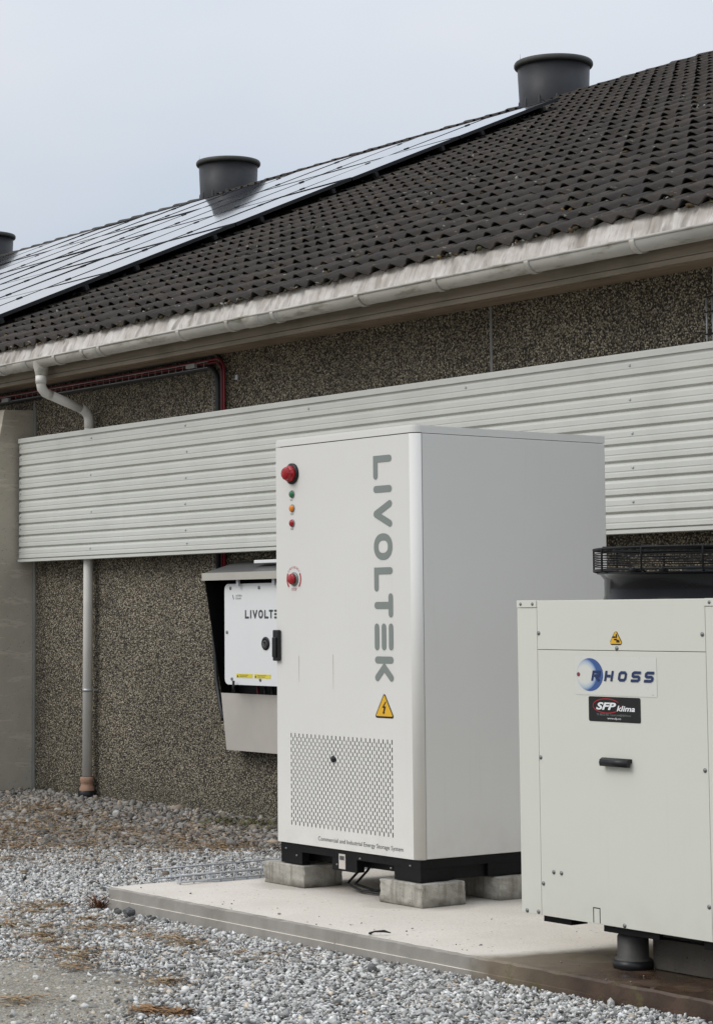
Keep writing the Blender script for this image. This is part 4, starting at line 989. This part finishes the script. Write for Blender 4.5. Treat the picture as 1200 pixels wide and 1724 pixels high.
gp = stones_mesh('wall_pebbles', np.concatenate([Bp, zB[:, None]], 1), R_, tones(len(Bp), .09, .40, (1.0, .93, .83), .2), 'stone', loc=(-6, 1.5, -.32))
tag(gp, 'coarse darker stones strewn along the foot of the wall', 'stones', kind='stuff')
Dp = scatter(90000, (-2.0, 3.4), (-5, -1.2), lambda P: rng.random(len(P)) < dirtk(P))
Dp = Dp[:16000]
R_ = np.clip(rng.gamma(2.2, .0058/2.2, len(Dp)), .0025, .022); print('grit', len(Dp))
gp = stones_mesh('drive_grit', np.concatenate([Dp, (gz(Dp[:, 0], Dp[:, 1])-.010+rng.uniform(0, .004, len(Dp)))[:, None]], 1), R_, tones(len(Dp), .18, .55, (1, .96, .87), .12), 'stone', loc=(0, -2.4, -.32))
tag(gp, 'fine grit on the compacted drive in the near left corner', 'grit', kind='stuff')
G_ = np.stack([rng.uniform(-1.5, 2.3, 80), rng.choice([-1, 1], 80)*0+np.where(rng.random(80) < .6, rng.uniform(-.76, -.55, 80), rng.uniform(-.7, .9, 80))], 1); G_ = G_[~((G_[:, 0] < -1.38) & (G_[:, 1] > -.42))]
tag(stones_mesh('pad_grit', np.concatenate([G_, np.full((len(G_), 1), PZ+.002)], 1), np.clip(rng.gamma(2, .0016, len(G_)), .0015, .007), tones(len(G_), .10, .40, (1, .93, .84), .1), 'stone', loc=(0, 0, PZ)), 'loose grit scattered on top of the concrete pad', 'grit', kind='stuff')
def rock(name, c, r, tone, lab):
    bm = bmesh.new(); bmesh.ops.create_icosphere(bm, subdivisions=2, radius=1)
    sx, sy, sz = random.uniform(.9, 1.25), random.uniform(.7, 1), random.uniform(.6, .9)
    for v in bm.verts:
        k = 1+.16*math.sin(v.co.x*5+c[0]*9)*math.cos(v.co.y*4+c[1]*7)+random.uniform(-.08, .08); v.co = Vector((v.co.x*sx, v.co.y*sy, v.co.z*sz))*k*r
    me = bpy.data.meshes.new(name); bm.to_mesh(me); nn = len(bm.verts); bm.free()
    at = me.attributes.new('tone', 'FLOAT_COLOR', 'POINT'); at.data.foreach_set('color', np.tile(np.array([*tone, 1.], np.float32), nn)); me.materials.append(M['stone'])
    o = bpy.data.objects.new(name, me); COL.objects.link(o); o.location = c; tag(o, lab, 'rock')
rock('rock', (-1.27, -.84, -.308), .036, (.10, .10, .10), 'dark angular rock lying at the left corner of the concrete pad')
rock('rock', (.892, -.998, -.297), .023, (.13, .13, .13), 'small dark stone standing up in the gravel before the pad')
rock('rock', (-.60, -2.12, -.318), .024, (.55, .54, .50), 'white pebble on the drive at the left edge')
rock('rock', (.16, -2.19, -.318), .018, (.58, .57, .53), 'white pebble on the drive near the bottom left corner')
rock('rock', (-5.85, 1.92, -.298), .034, (.45, .43, .40), 'pale stone among the coarse stones below the downpipe')

# ------------------------------------------------------------------ dry straw, weeds and grass
def blades(clumps, base, spread_tone, up_=.25, wd=.0035, ln=(.05, .14)):
    V = []; F = []; T = []
    for (cx, cy, rad, n) in clumps:
        for _ in range(n):
            a = random.uniform(0, 6.283); d = rad*abs(random.gauss(0, .55)); x = cx+d*math.cos(a)*1.25; y = cy+d*math.sin(a); z0 = float(gz(x, y))+.010+random.uniform(0, .022 if x < -2.8 else .012)
            th = random.uniform(0, 6.283); L = random.uniform(*ln); e = random.uniform(0, up_); dx, dy = math.cos(th), math.sin(th); pxx, pyy = -dy*wd/2, dx*wd/2
            k = len(V); bend_ = random.uniform(-.35, .35)
            p1 = (x+dx*L*.5, y+dy*L*.5, z0+L*.5*e); p2 = (x+dx*L*.95-dy*L*bend_*.5, y+dy*L*.95+dx*L*bend_*.5, z0+L*.75*e)
            V += [(x-pxx, y-pyy, z0), (x+pxx, y+pyy, z0), (p1[0]-pxx, p1[1]-pyy, p1[2]+.0015), (p1[0]+pxx, p1[1]+pyy, p1[2]-.001), (p2[0], p2[1], p2[2])]
            F += [(k, k+1, k+3), (k, k+3, k+2), (k+2, k+3, k+4)]
            f = random.uniform(*spread_tone); T += [tuple(c*f for c in base)]*5
    return np.array(V), np.array(F), np.array(T)
straw = [(-6.713, 1.663), (-5.414, 1.026), (-4.623, .393), (-4.035, -.021), (-6.324, 1.754), (-4.364, .74), (-5.085, 1.464), (-4.778, 1.517), (-4.311, 1.458), (-3.73, 1.4), (-3.611, 1.436), (-3.808, 1.173),
         (-1.855, -.904), (-1.888, -1.028), (-1.321, -1.483), (-.693, -1.613), (-.412, -1.684), (.032, -1.917), (-.908, -1.092), (-.43, -1.098), (-.245, -1.155), (-.6, -1.169), (-1.278, -1.07), (.642, -2.532), (.632, -1.854),
         (-1.0, -1.25), (-1.15, -1.38), (-1.7, -1.15), (-.2, -1.75), (-.9, -1.55), (-6.0, 1.2), (-5.7, .9), (-5.2, .6), (-5.0, 1.1), (-6.9, 1.9), (-7.3, 1.8)]
cl1 = [(x, y, random.uniform(.10, .20) if x > -2.5 else random.uniform(.3, .55), random.randint(130, 300) if x > -2.5 else random.randint(350, 600)) for x, y in straw]
cl1 += [(random.uniform(-2.4, .6), random.uniform(-2.0, -.85), .25, 60) for _ in range(26)]+[(random.uniform(-8, -3.6), random.uniform(.2, 2.2), .5, 130) for _ in range(30)]
cl1 = [c for c in cl1 if not (c[0] > -1.7 and c[1] > -.83)]
va, fa, ta = blades([(c[0], c[1], c[2]*1.15, int(c[3]*(.5 if c[0] > -2.5 else .8))) for c in cl1], (.29, .175, .085), (.35, 1.35), .10, .0036, (.012, .055))
vb, fb, tb = blades([(c[0], c[1], c[2]*1.2, c[3]//3) for c in cl1], (.36, .28, .17), (.4, 1.2), .15, .0028, (.02, .08))
V = np.concatenate([va, vb]); F = np.concatenate([fa, fb+len(va)]); T = np.concatenate([ta, tb])
tag(raw_mesh('dry_straw', V, F, T, 'straw'), 'brown dead straw scattered in patches over the gravel', 'straw', kind='stuff')
def tuft(name, cl_, base, lab, cat, up_, ln, sp=(.5, 1.4), wd=.004):
    V, F, T = blades(cl_, base, sp, up_, wd, ln); c = np.array([cl_[0][0], cl_[0][1], -.32]); tag(raw_mesh(name, V-c, F, T, 'straw', tuple(c)), lab, cat)
tuft('dead_weed', [(-1.62, -.80, .035, 160)], (.17, .075, .03), 'dead brown weed growing against the left corner of the pad', 'weed', 1.4, (.03, .09))
tuft('dead_grass_tuft', [(1.17, -2.27, .06, 300), (1.27, -2.21, .05, 260)], (.24, .135, .06), 'brown dead grass tuft at the bottom edge of the drive', 'grass', .35, (.02, .075))
tuft('green_grass', [(-5.0, 2.30, .25, 260), (-4.7, 2.38, .3, 260), (-4.4, 2.45, .3, 220), (-4.1, 2.4, .3, 160)], (.13, .12, .045), 'sparse green grass at the foot of the wall beside the cabinet', 'grass', .8, (.03, .09))
tw = MB().tube([(.545, -.728, PZ+.004), (.56, -.75, PZ+.008), (.585, -.742, PZ+.018), (.60, -.70, PZ+.018), (.615, -.675, PZ+.010)], [.004, .005, .004, .006, .002], 6).build('curled_leaf', 'black_plastic', loc=(.58, -.72, PZ))
tag(tw, 'small dark curled leaf on the front edge of the concrete pad', 'leaf')
